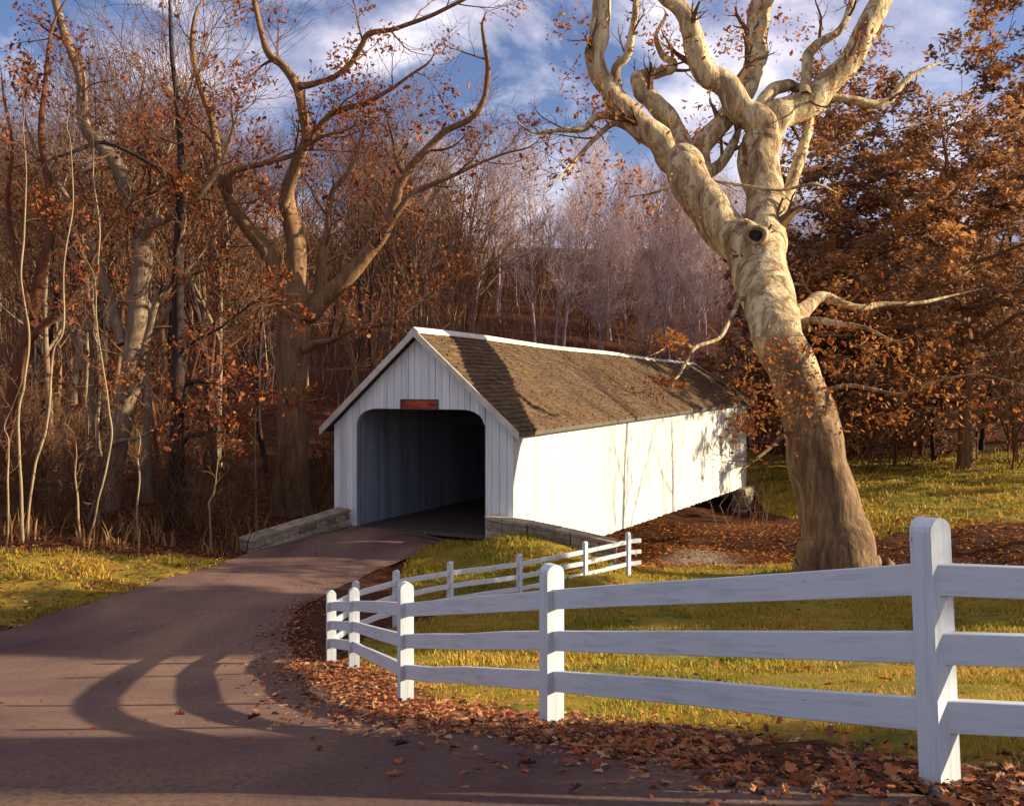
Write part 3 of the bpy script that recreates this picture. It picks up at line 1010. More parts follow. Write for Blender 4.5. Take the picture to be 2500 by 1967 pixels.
def px_of(x, y): return 1250 + F * x / y
def place_words(x, y):
    """what the tree stands behind or between in the view from the road"""
    p = px_of(x, y)
    deep = 'far back' if y > 62 else ('midway back' if y > 46 else 'front row')
    if p < 150: w = 'behind the pale saplings'
    elif p < 300: w = 'behind the leaning forked tree'
    elif p < 430: w = 'between the leaning and slim dark trees'
    elif p < 650: w = 'between slim dark and broad brown trunks'
    elif p < 780: w = 'behind the broad brown trunk'
    elif p < 1000: w = 'just left of the bridge gable peak'
    else: w = 'over the bridge roof'
    return w, deep
rng = np.random.default_rng(77)
KB = [wood_tree(101, 17, .20, M['bark_brown'], M['twig_brown'], 13, 6, 5, 13, M['leaf_russet']),
      wood_tree(102, 19, .24, M['bark_dark'], M['twig_brown'], 14, 6, 5, 5, M['leaf_russet']),
      wood_tree(103, 15, .15, M['bark_red'], M['twig_brown'], 12, 6, 6, 14, M['leaf_russet']),
      wood_tree(104, 18, .19, M['bark_grey'], M['twig_brown'], 13, 7, 5),
      wood_tree(105, 16, .17, M['bark_dark'], M['twig_brown'], 12, 6, 5)]
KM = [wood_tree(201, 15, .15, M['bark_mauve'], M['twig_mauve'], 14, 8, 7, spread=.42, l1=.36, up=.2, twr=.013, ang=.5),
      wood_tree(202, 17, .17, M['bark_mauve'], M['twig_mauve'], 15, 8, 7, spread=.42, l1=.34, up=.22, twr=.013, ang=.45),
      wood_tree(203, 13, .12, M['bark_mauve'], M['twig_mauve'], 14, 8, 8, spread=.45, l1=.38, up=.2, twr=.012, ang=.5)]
KS = [wood_tree(301, 2.6, .03, M['bark_red'], M['twig_brown'], 16, 5, 4, 4, M['leaf_russet'], first=.04, l1=.6, twr=.006, leafsize=.11, lsp=.1),
      wood_tree(302, 3.4, .035, M['bark_red'], M['twig_brown'], 16, 6, 4, 5, M['leaf_orange'], first=.04, l1=.55, twr=.006, leafsize=.13, lsp=.12),
      wood_tree(303, 2.2, .025, M['bark_brown'], M['twig_brown'], 18, 5, 4, 2, M['leaf_russet'], first=.03, l1=.6, twr=.006, leafsize=.1, lsp=.1)]
taken = []
def free(x, y, dmin):
    for a, c in taken:
        if (a - x) ** 2 + (c - y) ** 2 < dmin * dmin:
            return False
    taken.append((x, y))
    return True
def on_bridge(x, y, pad=1.5):
    q = np.array([x, y, 0]) - B0
    t_, s_ = q.dot(BL), q.dot(BD)
    return -pad < t_ < BW + pad and -3 < s_ < BLN + 3
cnt = 0
for _ in range(4000):
    if cnt >= 135:
        break
    y = rng.uniform(33, 126)
    x = rng.uniform(-.62 * y - 2, -.02 * y - 1.5)
    if y < 40 and x > -9:
        continue
    if on_bridge(x, y, 2.2) or creek_d(np.array(x), np.array(y)) < 4 or not free(x, y, 1.5 + y * .012):
        continue
    kb = rng.integers(5)
    w_, dp = place_words(x, y)
    lab = '%s tree %s, %s' % (('brown russet-leaved', 'tall dark', 'reddish russet-leaved', 'bare grey-brown', 'bare dark')[kb], w_, dp)
    place_tree('woodland_tree', KB[kb], lab, 'tree', lab, x, y, rng.uniform(0, 6.28), rng.uniform(.72, 1.1), tilt=(rng.normal(0, .04), rng.normal(0, .04)))
    cnt += 1
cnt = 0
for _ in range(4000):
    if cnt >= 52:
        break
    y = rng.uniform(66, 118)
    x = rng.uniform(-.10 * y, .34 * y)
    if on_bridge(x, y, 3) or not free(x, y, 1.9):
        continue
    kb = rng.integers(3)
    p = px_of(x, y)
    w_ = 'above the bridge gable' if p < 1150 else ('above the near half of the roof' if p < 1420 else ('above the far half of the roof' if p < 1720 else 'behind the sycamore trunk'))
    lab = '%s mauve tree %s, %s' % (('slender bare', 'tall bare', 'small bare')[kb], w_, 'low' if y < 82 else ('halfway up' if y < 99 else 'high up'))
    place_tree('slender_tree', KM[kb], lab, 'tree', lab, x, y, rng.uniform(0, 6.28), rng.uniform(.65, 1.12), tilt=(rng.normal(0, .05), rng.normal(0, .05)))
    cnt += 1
cnt = 0
for _ in range(3000):
    if cnt >= 16:
        break
    y = rng.uniform(60, 76)
    x = rng.uniform(.34 * y, .62 * y)
    if on_bridge(x, y, 3) or not free(x, y, 2.2):
        continue
    kb = rng.integers(5)
    p = px_of(x, y)
    lab = '%s tree shaded behind the huge brown-leaved one, %s' % (('brown', 'tall dark', 'reddish', 'grey-brown', 'dark')[kb], 'just right of the sycamore trunk' if p < 2150 else ('mid wood edge' if p < 2380 else 'at the right end'))
    place_tree('woodland_tree', KB[kb], lab, 'tree', lab, x, y, rng.uniform(0, 6.28), rng.uniform(.6, .95))
    cnt += 1
# undergrowth
spots = []
for _ in range(3000):
    if len(spots) >= 190:
        break
    k = rng.random()
    if k < .35:
        y = rng.uniform(27.5, 48)
        x = rng.uniform(-.6 * y, -.2 * y)
        if y < 28 + .2 * (x + 12) or x > -8.3 and y < 32:
            continue
    elif k < .86:
        y = rng.uniform(64, 124) if rng.random() < .5 else rng.uniform(104, 126)
        x = rng.uniform(-.5 * y, .3 * y)
    else:
        y = rng.uniform(57, 80)
        x = rng.uniform(.27 * y, .6 * y)
    if on_bridge(x, y, 1.2) or in_road(np.array(x), np.array(y)) or creek_d(np.array(x), np.array(y)) < 5:
        continue
    spots.append((x, y))
for x, y in spots:
    kb = rng.integers(3)
    k_ = ('rust red', 'tall orange', 'low brown')[kb]
    p = px_of(x, y)
    if y < 50:
        lab, sc = '%s shrub %s, %s' % (k_, *place_words(x, y)), rng.uniform(.6, 1.1)
    elif x < .26 * y:
        w_ = 'left of the bridge gable' if p < 850 else ('above the bridge gable' if p < 1150 else ('above the near half of the roof' if p < 1420 else 'above the far half of the roof'))
        lab, sc = '%s hillside bush %s, %s' % (k_, w_, 'low' if y < 80 else ('midway up' if y < 97 else 'at crest')), rng.uniform(1.4, 2.6) * (1 if y < 100 else 1.5)
    else:
        lab, sc = '%s bush under the huge brown-leaved tree, %s' % (k_, 'nearer' if y < 66 else 'deeper'), rng.uniform(1.2, 2.2)
    place_tree('russet_shrub', KS[kb], lab, 'shrub', lab, x, y, rng.uniform(0, 6.28), sc)
for x, y, sc, lab in ((*G(590, 1290)[:2], 1.0, 'rust red shrub beside the end of the left stone parapet'), (*G(760, 1240, 20, 34)[:2], .7, 'small russet shrub against the left corner of the bridge front')):
    if on_bridge(x, y, .5):
        x, y = -7.4, 31.6
    place_tree('russet_shrub', KS[0 if sc > .9 else 2], lab, 'shrub', None, x, y, 1.0, sc)

# ---- trees drawn branch by branch: (pixel x, pixel y, width in pixels, distance)
def stroke(pts, sub=5, rng=None, jit=0.0):
    P = np.array([A(a, b_, Y) for a, b_, w, Y in pts])
    R = np.array([w / 2 / F * Y for a, b_, w, Y in pts])
    if pts[-1][1] > -60:
        e = P[-1] - P[-2]
        g_ = rng.normal(0, .22, 3) * np.linalg.norm(e) if rng is not None else 0
        P = np.concatenate([P, [P[-1] + e * .7 + g_]])
        R = np.concatenate([R, [max(R[-1] * .2, .006)]])
    P, R = smooth_line(P, R, sub)
    if jit and rng is not None:
        P[1:] += sm3(rng.normal(0, 2.2, P[1:].shape)) * R[1:, None] * jit
    return P, R

def drawn_tree(name, label, cat, base, stems, bark, twig, seed, nb=(5, 4, 3), length=2.2, leafy=0, leafm=None, leafsize=.18, sides=10, lump=.07, group=None, leaf_lo=None, spray=(), spray_n=60, twr=.008, twigstems=None, root=None, up=.05, lsp=.18):
    """stems[0] is the trunk; the rest are limbs; finer branches grow from all of them"""
    rg = np.random.default_rng(seed)
    root = empty(name, label, cat, group)
    base = np.array(base, float)
    root.location = base
    cr, lf = MB(), MB()
    b2, b3 = [], []
    for k, st in enumerate(stems):
        P, R = stroke(st, 6 if k == 0 else 5, rg, .5 if sides == 7 else (.05 if k == 0 else .16))
        P = P - base
        m_ = MB()
        tube(m_, P, R, sides if k == 0 else max(6, sides - 4), lump=lump, rng=rg, flare=.12 if k == 0 and sides > 9 else 0)
        m_.build('trunk' if k == 0 else 'limb', bark, root, True)
        lo = .45 if k == 0 else .25
        b2 += sprout(rg, P, R, nb[0], lo, 1.0, length, .85, up, .16, 6, .4, .012)
    for Q, q in b2:
        tube(cr, Q, q, 4, cap=False)
        b3 += sprout(rg, Q, q, nb[1], .2, 1.0, length * .5, .7, .04, .16, 4, .55, twr)
    b4 = []
    for Q, q in b3:
        tube(cr, Q, q, 3, cap=False)
        b4 += sprout(rg, Q, q, nb[2], .2, 1.0, length * .25, .7, .03, .14, 3, .6, twr * .8)
    for Q, q in b4:
        tube(cr, Q, q, 3, cap=False)
    tag(cr.build('twigs', twig, root), kind='stuff')
    pts = tips(rg, b4, leafy, lsp) if leafy else np.zeros((0, 3))
    if len(pts):
        cc = pts[rg.integers(0, len(pts), max(6, len(pts) // 90))]
        keep = np.zeros(len(pts), bool)
        for c_ in cc:
            keep |= np.linalg.norm(pts - c_, axis=1) < length * .28
        pts = pts[keep]
    for (a, b_, Y, wd, ht) in spray:
        Y = Y - 1.9 if Y < 29 else Y
        c_ = A(a, b_, Y) - base
        q = rg.normal(0, 1, (spray_n, 3)) * np.array([wd / F * Y, wd / F * Y * .8, ht / F * Y]) * .5
        q[:, 2] -= .12 * np.abs(q[:, 0])
        pts = np.concatenate([pts, c_ + q])
        # the twigs that carry the spray
        for w_ in range(7):
            e = c_ + q[rg.integers(len(q))]
            Q = np.array([c_ + rg.normal(0, .12, 3), (c_ + e) / 2 + rg.normal(0, .08, 3), e])
            m2 = MB()
            tube(cr, Q, [.012, .009, .005], 3, cap=False)
    if len(pts):
        leaves(lf, pts, leafsize, rg, True)
        tag(lf.build('foliage', leafm, root), kind='stuff')
    return root

def gp(px, py): return G(px, py, 18, 60)
def Yd(pts, Y0, dY=0.0):
    """the same distance for every point, plus a drift with the index"""
    n = len(pts)
    return [(a, b_, w, Y0 + dY * k / max(1, n - 1)) for k, (a, b_, w) in enumerate(pts)]

# the leaning pale trunk left of the dark slim one
Y1 = 31.0
drawn_tree('leaning_tree', 'leaning forked tree with pale brown streaked trunk in the woods at the left', 'tree', A(262, 1262, Y1), [
    Yd([(252, 1290, 62), (264, 1230, 52), (276, 1150, 46), (292, 1068, 46), (306, 990, 48), (320, 920, 52), (330, 830, 48), (338, 740, 44), (343, 650, 42), (345, 585, 44), (330, 520, 34), (281, 398, 32), (235, 345, 30), (205, 300, 28), (196, 190, 26), (165, 105, 22), (140, 20, 18), (120, -60, 14)], Y1, 1.0),
    Yd([(342, 600, 34), (372, 560, 28), (421, 525, 24), (492, 470, 18), (540, 400, 12), (570, 310, 9)], Y1 + .4, -1.2),
    Yd([(300, 840, 30), (272, 740, 22), (243, 656, 18), (218, 590, 18), (185, 520, 15), (140, 445, 13), (95, 380, 9), (60, 290, 6)], Y1 + .3, 1.5),
    Yd([(325, 960, 30), (348, 870, 20), (370, 787, 18), (389, 717, 17), (412, 690, 14), (440, 600, 10), (452, 540, 8)], Y1 - .2, -.8),
    Yd([(276, 1086, 16), (300, 1074, 9), (340, 1068, 7), (385, 1040, 6), (430, 1010, 4), (520, 990, 3)], Y1 - .3, -1.5),
    Yd([(198, 1350, 9), (218, 1270, 9), (236, 1200, 8), (258, 1120, 9), (270, 1060, 7), (255, 950, 7), (246, 860, 6), (228, 815, 4)], Y1 - 2, -.2)],
    M['bark_grey'], M['twig_brown'], 41, (7, 5, 4), 3.2, 7, M['leaf_russet'], .19)

Y2 = 30.0
drawn_tree('slim_dark_tree', 'slim straight dark tree between the leaning pale trunk and the big brown one', 'tree', A(426, 1296, Y2), [
    Yd([(424, 1320, 42), (426, 1250, 36), (430, 1100, 31), (432, 975, 30), (435, 880, 31), (436, 780, 30), (436, 640, 26), (440, 540, 24), (445, 445, 20), (440, 350, 16), (432, 250, 12), (420, 140, 10), (415, 30, 7)], Y2, .4),
    Yd([(452, 1190, 13), (445, 1120, 12), (446, 1085, 13), (462, 1066, 12), (495, 1060, 9), (530, 1054, 6), (585, 1060, 4)], Y2 - .3, -.6),
    Yd([(452, 995, 11), (452, 950, 12), (462, 936, 13), (492, 930, 11), (530, 935, 10), (556, 950, 7), (575, 965, 5)], Y2 - .3, -.6),
    Yd([(438, 865, 8), (480, 830, 7), (540, 800, 6), (590, 760, 5), (620, 738, 4), (660, 736, 3)], Y2 - .2, -1),
    Yd([(440, 450, 16), (400, 420, 12), (330, 380, 10), (250, 350, 9), (180, 372, 8), (110, 400, 6), (60, 470, 5)], Y2 + .1, -1.5)],
    M['bark_dark'], M['twig_brown'], 42, (6, 5, 4), 2.4, 5, M['leaf_russet'], .18)

Y3 = 33.5
drawn_tree('broad_brown_tree', 'broad brown trunked tree with spreading crooked limbs just left of the bridge', 'tree', A(712, 1262, Y3), [
    Yd([(712, 1285, 112), (713, 1235, 92), (714, 1150, 80), (714, 1050, 76), (714, 950, 74), (716, 860, 76), (718, 780, 82), (720, 735, 84), (724, 690, 56), (722, 600, 46), (708, 530, 40), (702, 470, 32), (722, 400, 28), (748, 337, 26), (738, 270, 24), (724, 211, 22), (690, 160, 20), (656, 131, 18), (636, 70, 14), (620, 0, 12), (600, -60, 8)], Y3, -.6),
    Yd([(712, 752, 60), (690, 690, 42), (660, 640, 38), (630, 590, 34), (590, 530, 30), (562, 496, 28), (545, 440, 24), (528, 370, 20), (520, 290, 18), (490, 210, 14), (470, 120, 12), (480, 30, 8)], Y3 - .2, -1.0),
    Yd([(738, 772, 52), (772, 752, 46), (820, 703, 42), (876, 642, 38), (932, 575, 34), (962, 500, 26), (980, 440, 22), (1036, 370, 18), (1090, 320, 16), (1151, 288, 15), (1180, 240, 14), (1192, 173, 13), (1184, 110, 10), (1178, 60, 7)], Y3 - .3, -2.2),
    Yd([(745, 850, 28), (770, 836, 18), (806, 830, 15), (852, 806, 14), (905, 795, 11), (956, 783, 9), (1010, 745, 6)], Y3 - .6, -1.5),
    Yd([(705, 520, 30), (690, 495, 22), (720, 430, 20), (750, 347, 18), (806, 281, 17), (850, 265, 15), (890, 253, 13), (950, 220, 10), (1010, 178, 7), (1050, 150, 5)], Y3 - .4, -1.8),
    Yd([(560, 470, 20), (565, 421, 15), (640, 400, 13), (703, 384, 12), (760, 350, 10), (800, 330, 8), (860, 310, 5)], Y3 - .7, -1.5),
    Yd([(728, 212, 20), (780, 200, 14), (820, 187, 14), (860, 150, 14), (880, 115, 14), (900, 84, 15), (950, 75, 12), (998, 58, 11), (1060, 35, 10), (1130, 0, 9), (1180, -30, 6)], Y3 - .5, -1.8),
    Yd([(768, 752, 24), (780, 690, 20), (790, 620, 24), (800, 560, 18), (810, 470, 14), (850, 420, 11), (880, 340, 8)], Y3 + .3, 1.5),
    Yd([(940, 560, 20), (1000, 480, 14), (1080, 440, 11), (1160, 405, 9), (1230, 375, 6), (1290, 360, 4)], Y3 - 1.3, -1.0)],
    M['bark_brown'], M['twig_brown'], 43, (7, 5, 4), 2.8, 6, M['leaf_russet'], .18, sides=14,
    spray=((1010, 235, 32, 120, 40), (1060, 300, 32, 90, 40), (960, 420, 32, 110, 60), (1000, 560, 32, 90, 50), (600, 190, 32, 80, 70), (560, 400, 32, 120, 60), (860, 470, 32, 90, 70)), spray_n=90)

# the leaning dark red tree at the picture's left
drawn_tree('red_brown_tree', 'reddish brown tree leaning right with a side fork at the far left', 'tree', A(-30, 1290, 30), [
    Yd([(-40, 1310, 46), (-15, 1180, 40), (15, 1040, 36), (40, 930, 34), (62, 850, 34), (80, 760, 30), (100, 660, 26), (125, 560, 22), (120, 450, 18), (100, 330, 14), (110, 200, 10), (130, 60, 7)], 30, 1),
    Yd([(66, 840, 22), (100, 800, 18), (150, 755, 17), (190, 700, 15), (215, 650, 13), (250, 590, 9), (300, 520, 6)], 30, -.8),
    Yd([(75, 780, 18), (60, 700, 15), (30, 600, 13), (20, 480, 11), (30, 360, 8), (10, 240, 6)], 30.2, .8)],
    M['bark_red'], M['twig_brown'], 44, (7, 5, 4), 2.8, 7, M['leaf_russet'], .19)

# pale saplings in front of the woods
sap = [([(52, 1385, 11), (56, 1300, 10), (55, 1209, 9), (48, 1080, 8), (47, 998, 8), (60, 920, 8), (66, 811, 7), (58, 720, 6), (52, 647, 6), (62, 540, 5), (64, 430, 4), (60, 330, 3)], 26.0, 'thin pale sapling, the one nearest the left edge of the picture, on the roadside bank'),
       ([(58, 1372, 9), (72, 1290, 8), (84, 1162, 8), (98, 1092, 8), (117, 1020, 7), (122, 904, 6), (140, 850, 6), (152, 800, 6), (160, 647, 5), (178, 515, 5), (171, 351, 3)], 26.3, 'thin pale sapling bending right, sharing a foot with a straighter one on the bank'),
       ([(204, 1362, 9), (196, 1300, 7), (185, 1230, 6), (182, 1150, 4)], 26.5, 'short pale stem at the foot of the leaning trunk'),
       ([(203, 1360, 8), (215, 1310, 7), (236, 1225, 6), (260, 1140, 6), (272, 1060, 5), (262, 980, 5), (244, 850, 5), (236, 770, 4), (230, 700, 3)], 26.6, 'thin yellowish sapling crossing in front of the leaning pale trunk'),
       ([(206, 1020, 7), (205, 960, 8), (208, 860, 8), (207, 760, 7), (205, 680, 6), (208, 600, 4)], 32.0, 'ochre sunlit stem deeper in the woods behind the saplings'),
       ([(148, 1230, 7), (155, 1120, 8), (162, 1000, 7), (168, 890, 4)], 33.0, 'short reddish stem deeper in the woods at the left'),
       ([(336, 1320, 5), (336, 1240, 6), (340, 1160, 6), (338, 1110, 4)], 27.5, 'short thin twiggy stem in front of the dark slim tree'),
       ([(512, 1330, 5), (516, 1260, 5), (508, 1225, 6), (524, 1195, 5), (530, 1170, 3)], 27.2, 'crooked twig stem among the rust shrubs by the stone parapet'),
       ([(622, 1030, 5), (640, 980, 5), (652, 940, 5), (652, 880, 4), (645, 800, 4), (640, 740, 3)], 31.0, 'bent yellow sapling stem just left of the broad brown trunk'),
       ([(12, 1370, 6), (18, 1290, 6), (22, 1170, 6), (25, 1080, 4)], 25.5, 'stub of a pale sapling at the far left edge'),
       ([(232, 450, 5), (240, 560, 5), (240, 640, 5), (232, 730, 6), (236, 820, 7), (240, 900, 7), (238, 1010, 8)][::-1], 29.0, 'long thin pale stem hanging before the leaning trunk')]
rgs = np.random.default_rng(8)
for k, (pts, Y, lab) in enumerate(sap):
    ex_, ey_, ew_ = pts[-1]
    pts = [(a + rgs.normal(0, 2.2), b_, w * rgs.uniform(.7, 1.0)) for a, b_, w in pts] + [(ex_ + rgs.normal(0, 8), ey_ - 40, ew_ * .6), (ex_ + rgs.normal(0, 16), ey_ - 90, .8)]
    a, b_, w = pts[0]
    P0_ = A(a, b_, Y)
    zg = gz(P0_[0], P0_[1])
    if P0_[2] > zg + .1 and k not in (0, 1):
        pts = [(a + 2, HZ - (zg - .2) / Y * F, w + 1)] + pts
    drawn_tree('pale_sapling', lab, 'sapling', A(pts[0][0], pts[0][1], Y), [Yd(pts, Y)], M['bark_pale'], M['twig_brown'], 60 + k, (7, 3, 2), .9, sides=7, lump=.03, twr=.005)

# ---- the big sycamore on the creek bank
yb = 26.8
syc_base = A(2046, 1395, yb)
def yS(py):
    """distance of the leaning stem at the picture height py"""
    return float(np.interp(py, [-60, 200, 400, 590, 757, 840, 1000, 1395], [36.4, 36.0, 35.2, 33.0, 29.7, 28.2, 27.4, 26.8]))
def SY(pts, d=0.0): return [(a, b_, w, yS(b_) + d * k / max(1, len(pts) - 1)) for k, (a, b_, w) in enumerate(pts)]
syc = drawn_tree('sycamore_tree', 'great pale-barked sycamore with forked trunk leaning left, on the creek bank', 'tree', syc_base, [
    SY([(2060, 1440, 236), (2050, 1390, 196), (2040, 1340, 172), (2028, 1270, 154), (2012, 1190, 144), (1995, 1112, 136), (1970, 1010, 124), (1940, 925, 120), (1910, 840, 122), (1882, 760, 124), (1864, 690, 130), (1856, 640, 132), (1862, 590, 112), (1870, 540, 94), (1870, 468, 90), (1848, 390, 96), (1862, 335, 94)]),
    SY([(1866, 360, 84), (1848, 300, 78), (1828, 270, 72), (1781, 215, 64), (1725, 168, 58), (1696, 122, 52), (1690, 72, 48), (1664, 28, 42), (1626, -5, 38), (1590, -40, 32), (1560, -120, 24)], -1.5),
    SY([(1868, 375, 76), (1890, 310, 76), (1945, 267, 70), (2006, 220, 64), (2062, 164, 58), (2104, 94, 55), (2140, 28, 52), (2180, -50, 44), (2240, -150, 30)], 1.2),
    SY([(1840, 285, 34), (1862, 255, 34), (1889, 222, 32), (1921, 212, 28), (1959, 220, 24), (2039, 236, 20), (2100, 248, 20), (2146, 255, 22), (2179, 236, 18), (2221, 187, 14), (2268, 164, 9)], 2.0),
    SY([(1966, 235, 30), (1968, 195, 26), (1973, 141, 26), (1996, 110, 22), (2053, 70, 18), (2081, 0, 16), (2100, -60, 10)], 2.2),
    SY([(1840, 640, 112), (1815, 610, 112), (1773, 570, 110), (1735, 520, 102), (1700, 470, 96), (1680, 430, 92), (1664, 398, 78), (1640, 375, 70), (1609, 345, 64), (1553, 296, 60), (1512, 246, 58), (1478, 201, 52), (1456, 155, 48), (1464, 94, 48), (1468, 28, 46), (1472, -30, 42), (1490, -120, 30)], -1.0),
    SY([(1690, 420, 62), (1664, 360, 54), (1638, 315, 50), (1600, 264, 48), (1567, 225, 44), (1557, 197, 40), (1575, 184, 32), (1605, 178, 26), (1637, 170, 24), (1643, 152, 20), (1614, 131, 16), (1600, 90, 10), (1625, 40, 7)], 1.5),
    SY([(1705, 440, 62), (1712, 385, 58), (1730, 335, 52), (1762, 290, 48), (1800, 245, 46), (1830, 205, 48), (1846, 150, 52), (1847, 94, 52), (1856, 37, 54), (1870, -20, 52), (1890, -110, 36)], 2.2),
    SY([(1506, 215, 26), (1508, 165, 22), (1534, 131, 20), (1543, 70, 18), (1553, 0, 16), (1560, -60, 10)], -.8),
    SY([(1512, 282, 26), (1487, 283, 20), (1450, 290, 18), (1426, 314, 15), (1375, 318, 12), (1300, 323, 7)], -1.5),
    SY([(1570, 345, 24), (1529, 309, 17), (1492, 304, 15), (1450, 342, 12), (1407, 389, 9), (1370, 430, 5)], -1.2),
    SY([(1900, 530, 30), (1921, 478, 30), (1940, 421, 30), (1962, 356, 26), (1972, 300, 24), (1985, 240, 16)], 1.0),
    SY([(1720, 425, 34), (1762, 400, 26), (1790, 355, 22), (1806, 310, 12)], .8),
    SY([(1900, 820, 70), (1932, 782, 48), (1975, 745, 34), (2007, 728, 28), (2050, 738, 20), (2100, 750, 17), (2160, 742, 13), (2250, 740, 10), (2330, 720, 5)], 1.5),
    SY([(1905, 870, 60), (1930, 815, 40), (1952, 790, 26), (1985, 780, 20), (2040, 790, 15), (2110, 800, 10), (2180, 830, 6)], -1.5),
    SY([(1862, 768, 20), (1848, 742, 16), (1828, 731, 13), (1806, 732, 12), (1790, 764, 11), (1770, 805, 10), (1748, 830, 9), (1698, 849, 9), (1672, 890, 8), (1649, 925, 6), (1600, 945, 4), (1542, 963, 3)], -2.0),
    SY([(1700, 848, 8), (1670, 840, 7), (1641, 837, 7), (1607, 860, 4)], -1.6),
    SY([(1960, 980, 16), (2000, 960, 12), (2060, 942, 10), (2130, 950, 9), (2200, 962, 9), (2290, 930, 8), (2380, 915, 7), (2440, 925, 7), (2520, 950, 6)], -2.0),
    SY([(1950, 1040, 14), (1900, 1075, 10), (1860, 1110, 8), (1820, 1140, 5)], -1.5),
    SY([(1990, 450, 8), (1900, 465, 7), (1800, 450, 7), (1690, 440, 6), (1600, 470, 5), (1540, 480, 4)][::-1], -1.5)],
    M['sycamore'], M['twig_brown'], 45, (5, 4, 4), 2.2, 1, M['leaf_orange'], .165, sides=22, lump=.055, twr=.008,
    spray=((1560, 450, 31, 130, 60), (1480, 470, 31, 90, 70), (1500, 400, 31, 110, 40), (1590, 520, 31, 80, 50), (1400, 190, 31, 60, 60), (1460, 260, 31, 80, 30), (1390, 60, 31, 70, 40), (1590, 70, 31, 70, 60), (1640, 110, 31, 60, 40),
           (1830, 30, 31, 120, 50), (1790, 110, 31, 60, 30), (1960, 80, 32, 90, 40), (2130, 110, 32, 70, 40), (2120, 190, 32, 80, 40), (2010, 310, 32, 90, 50), (1700, 300, 32, 60, 80),
           (1615, 935, 28, 70, 30), (1640, 830, 28, 50, 30), (1810, 1030, 27, 30, 30), (1840, 900, 28, 90, 90), (1920, 960, 27.5, 110, 60), (1990, 990, 27.3, 140, 70), (1880, 860, 28.5, 90, 60), (2080, 890, 27.5, 150, 60), (2150, 1020, 27.3, 150, 50),
           (2230, 960, 27, 150, 60), (2060, 760, 28, 110, 50), (1830, 1060, 27.5, 60, 60), (1860, 980, 27.5, 90, 60), (2340, 950, 27, 150, 70), (2410, 1010, 27, 120, 70), (2120, 830, 28, 140, 60), (2250, 860, 28, 160, 70), (1980, 840, 28.5, 90, 50)), spray_n=110)
# the cut limb's knot
kc = A(1845, 597, yS(597)) - syc_base
rgk = np.random.default_rng(9)
m_ = MB()
kd = np.array([-.25, -.95, .05])
kd /= np.linalg.norm(kd)
def ring_stack(name, m, offs, rads, wob):
    m_ = MB()
    kk = 16
    a = np.arange(kk) * 2 * PI / kk
    ex = np.cross(kd, [0, 0, 1.0])
    ex /= np.linalg.norm(ex)
    ez = np.cross(ex, kd)
    w_ = 1 + wob * np.sin(2 * a + 1) + wob * .7 * np.sin(3 * a)
    V = np.array([kc + kd * o_ + (r_ * w_)[:, None] * (np.cos(a)[:, None] * ex + np.sin(a)[:, None] * ez) for o_, r_ in zip(offs, rads)])
    i_ = np.arange(len(offs) - 1)[:, None] * kk
    j_ = np.arange(kk)[None]
    j2 = (j_ + 1) % kk
    m_.add(V.reshape(-1, 3), np.stack([i_ + j_, i_ + j2, i_ + kk + j2, i_ + kk + j_], -1).reshape(-1, 4))
    m_.build(name, m, syc, True)
ring_stack('knot', M['sycamore'], [.85, 1.40, 1.58, 1.66, 1.65, 1.56, 1.44], [.56, .44, .38, .33, .28, .23, .19], .07)
ring_stack('knot_hollow', M['bark_dark'], [1.47, 1.53, 1.55], [.24, .15, .01], .05)

# ---- brown-leaved trees at the right
def leafy_tree(name, label, group, x, y, seed, h, rx, lo, n, leafsize, lm, bark):
    rg = np.random.default_rng(seed)
    z0 = gz(x, y)
    root = empty(name, label, 'tree', group)
    root.location = (x, y, z0)
    P = path(rg, (0, 0, -.4), (0, 0, 1), h * .93, 12, .04, .05)
    R = h * .022 * (1 - np.linspace(0, 1, 13) * .92)
    m_ = MB()
    tube(m_, *smooth_line(P, R, 3), 12, lump=.05, rng=rg)
    m_.build('trunk', bark, root, True)
    b1 = sprout(rg, P, R, 34, lo, .97, rx * 1.15, 1.25, .015, .09, 8, .45, .04, .35)
    cr = MB()
    b2 = []
    for Q, q in b1:
        tube(cr, Q, q, 5)
        b2 += sprout(rg, Q, q, 9, .2, 1.0, rx * .42, .8, -.01, .1, 5, .5, .02)
    b3 = []
    for Q, q in b2:
        tube(cr, Q, q, 3, cap=False)
        b3 += sprout(rg, Q, q, 4, .3, 1.0, rx * .2, .7, -.02, .1, 3, .6, .012)
    for Q, q in b3:
        tube(cr, Q, q, 3, cap=False)
    cr.build('branches', bark, root)
    per = max(2, n // max(1, len(b3)))
    # flat sprays: each outer branch carries leaves of one tint
    pts, tn = [], []
    for Q, _ in b3:
        f = rg.uniform(.2, 1.1, per) * (len(Q) - 1)
        i = np.clip(f.astype(int), 0, len(Q) - 2)
        pts.append(Q[i] + (Q[i + 1] - Q[i]) * (f - i)[:, None] + rg.normal(0, 1, (per, 3)) * np.array([.45, .45, .16]) * rx * .05)
        tn.append(np.clip(rg.beta(1.6, 2.4) + rg.normal(0, .16, per), 0, 1))
    lf = MB()
    leaves(lf, np.concatenate(pts), leafsize, rg, False, .5, np.concatenate(tn))
    lf.build('foliage', lm, root)
    return root
leafy_tree('brown_leaved_tree', 'huge tree thick with withered brown leaves filling the right side behind the sycamore', None, 29.5, 60, 301, 25.5, 11.5, .10, 85000, .42, M['leaf_brown'], M['bark_brown'])
leafy_tree('brown_leaved_tree', 'smaller brown-leaved tree beneath the huge one, nearer the bridge end', None, 20.5, 62, 302, 17, 7.2, .10, 34000, .36, M['leaf_brown'], M['bark_dark'])
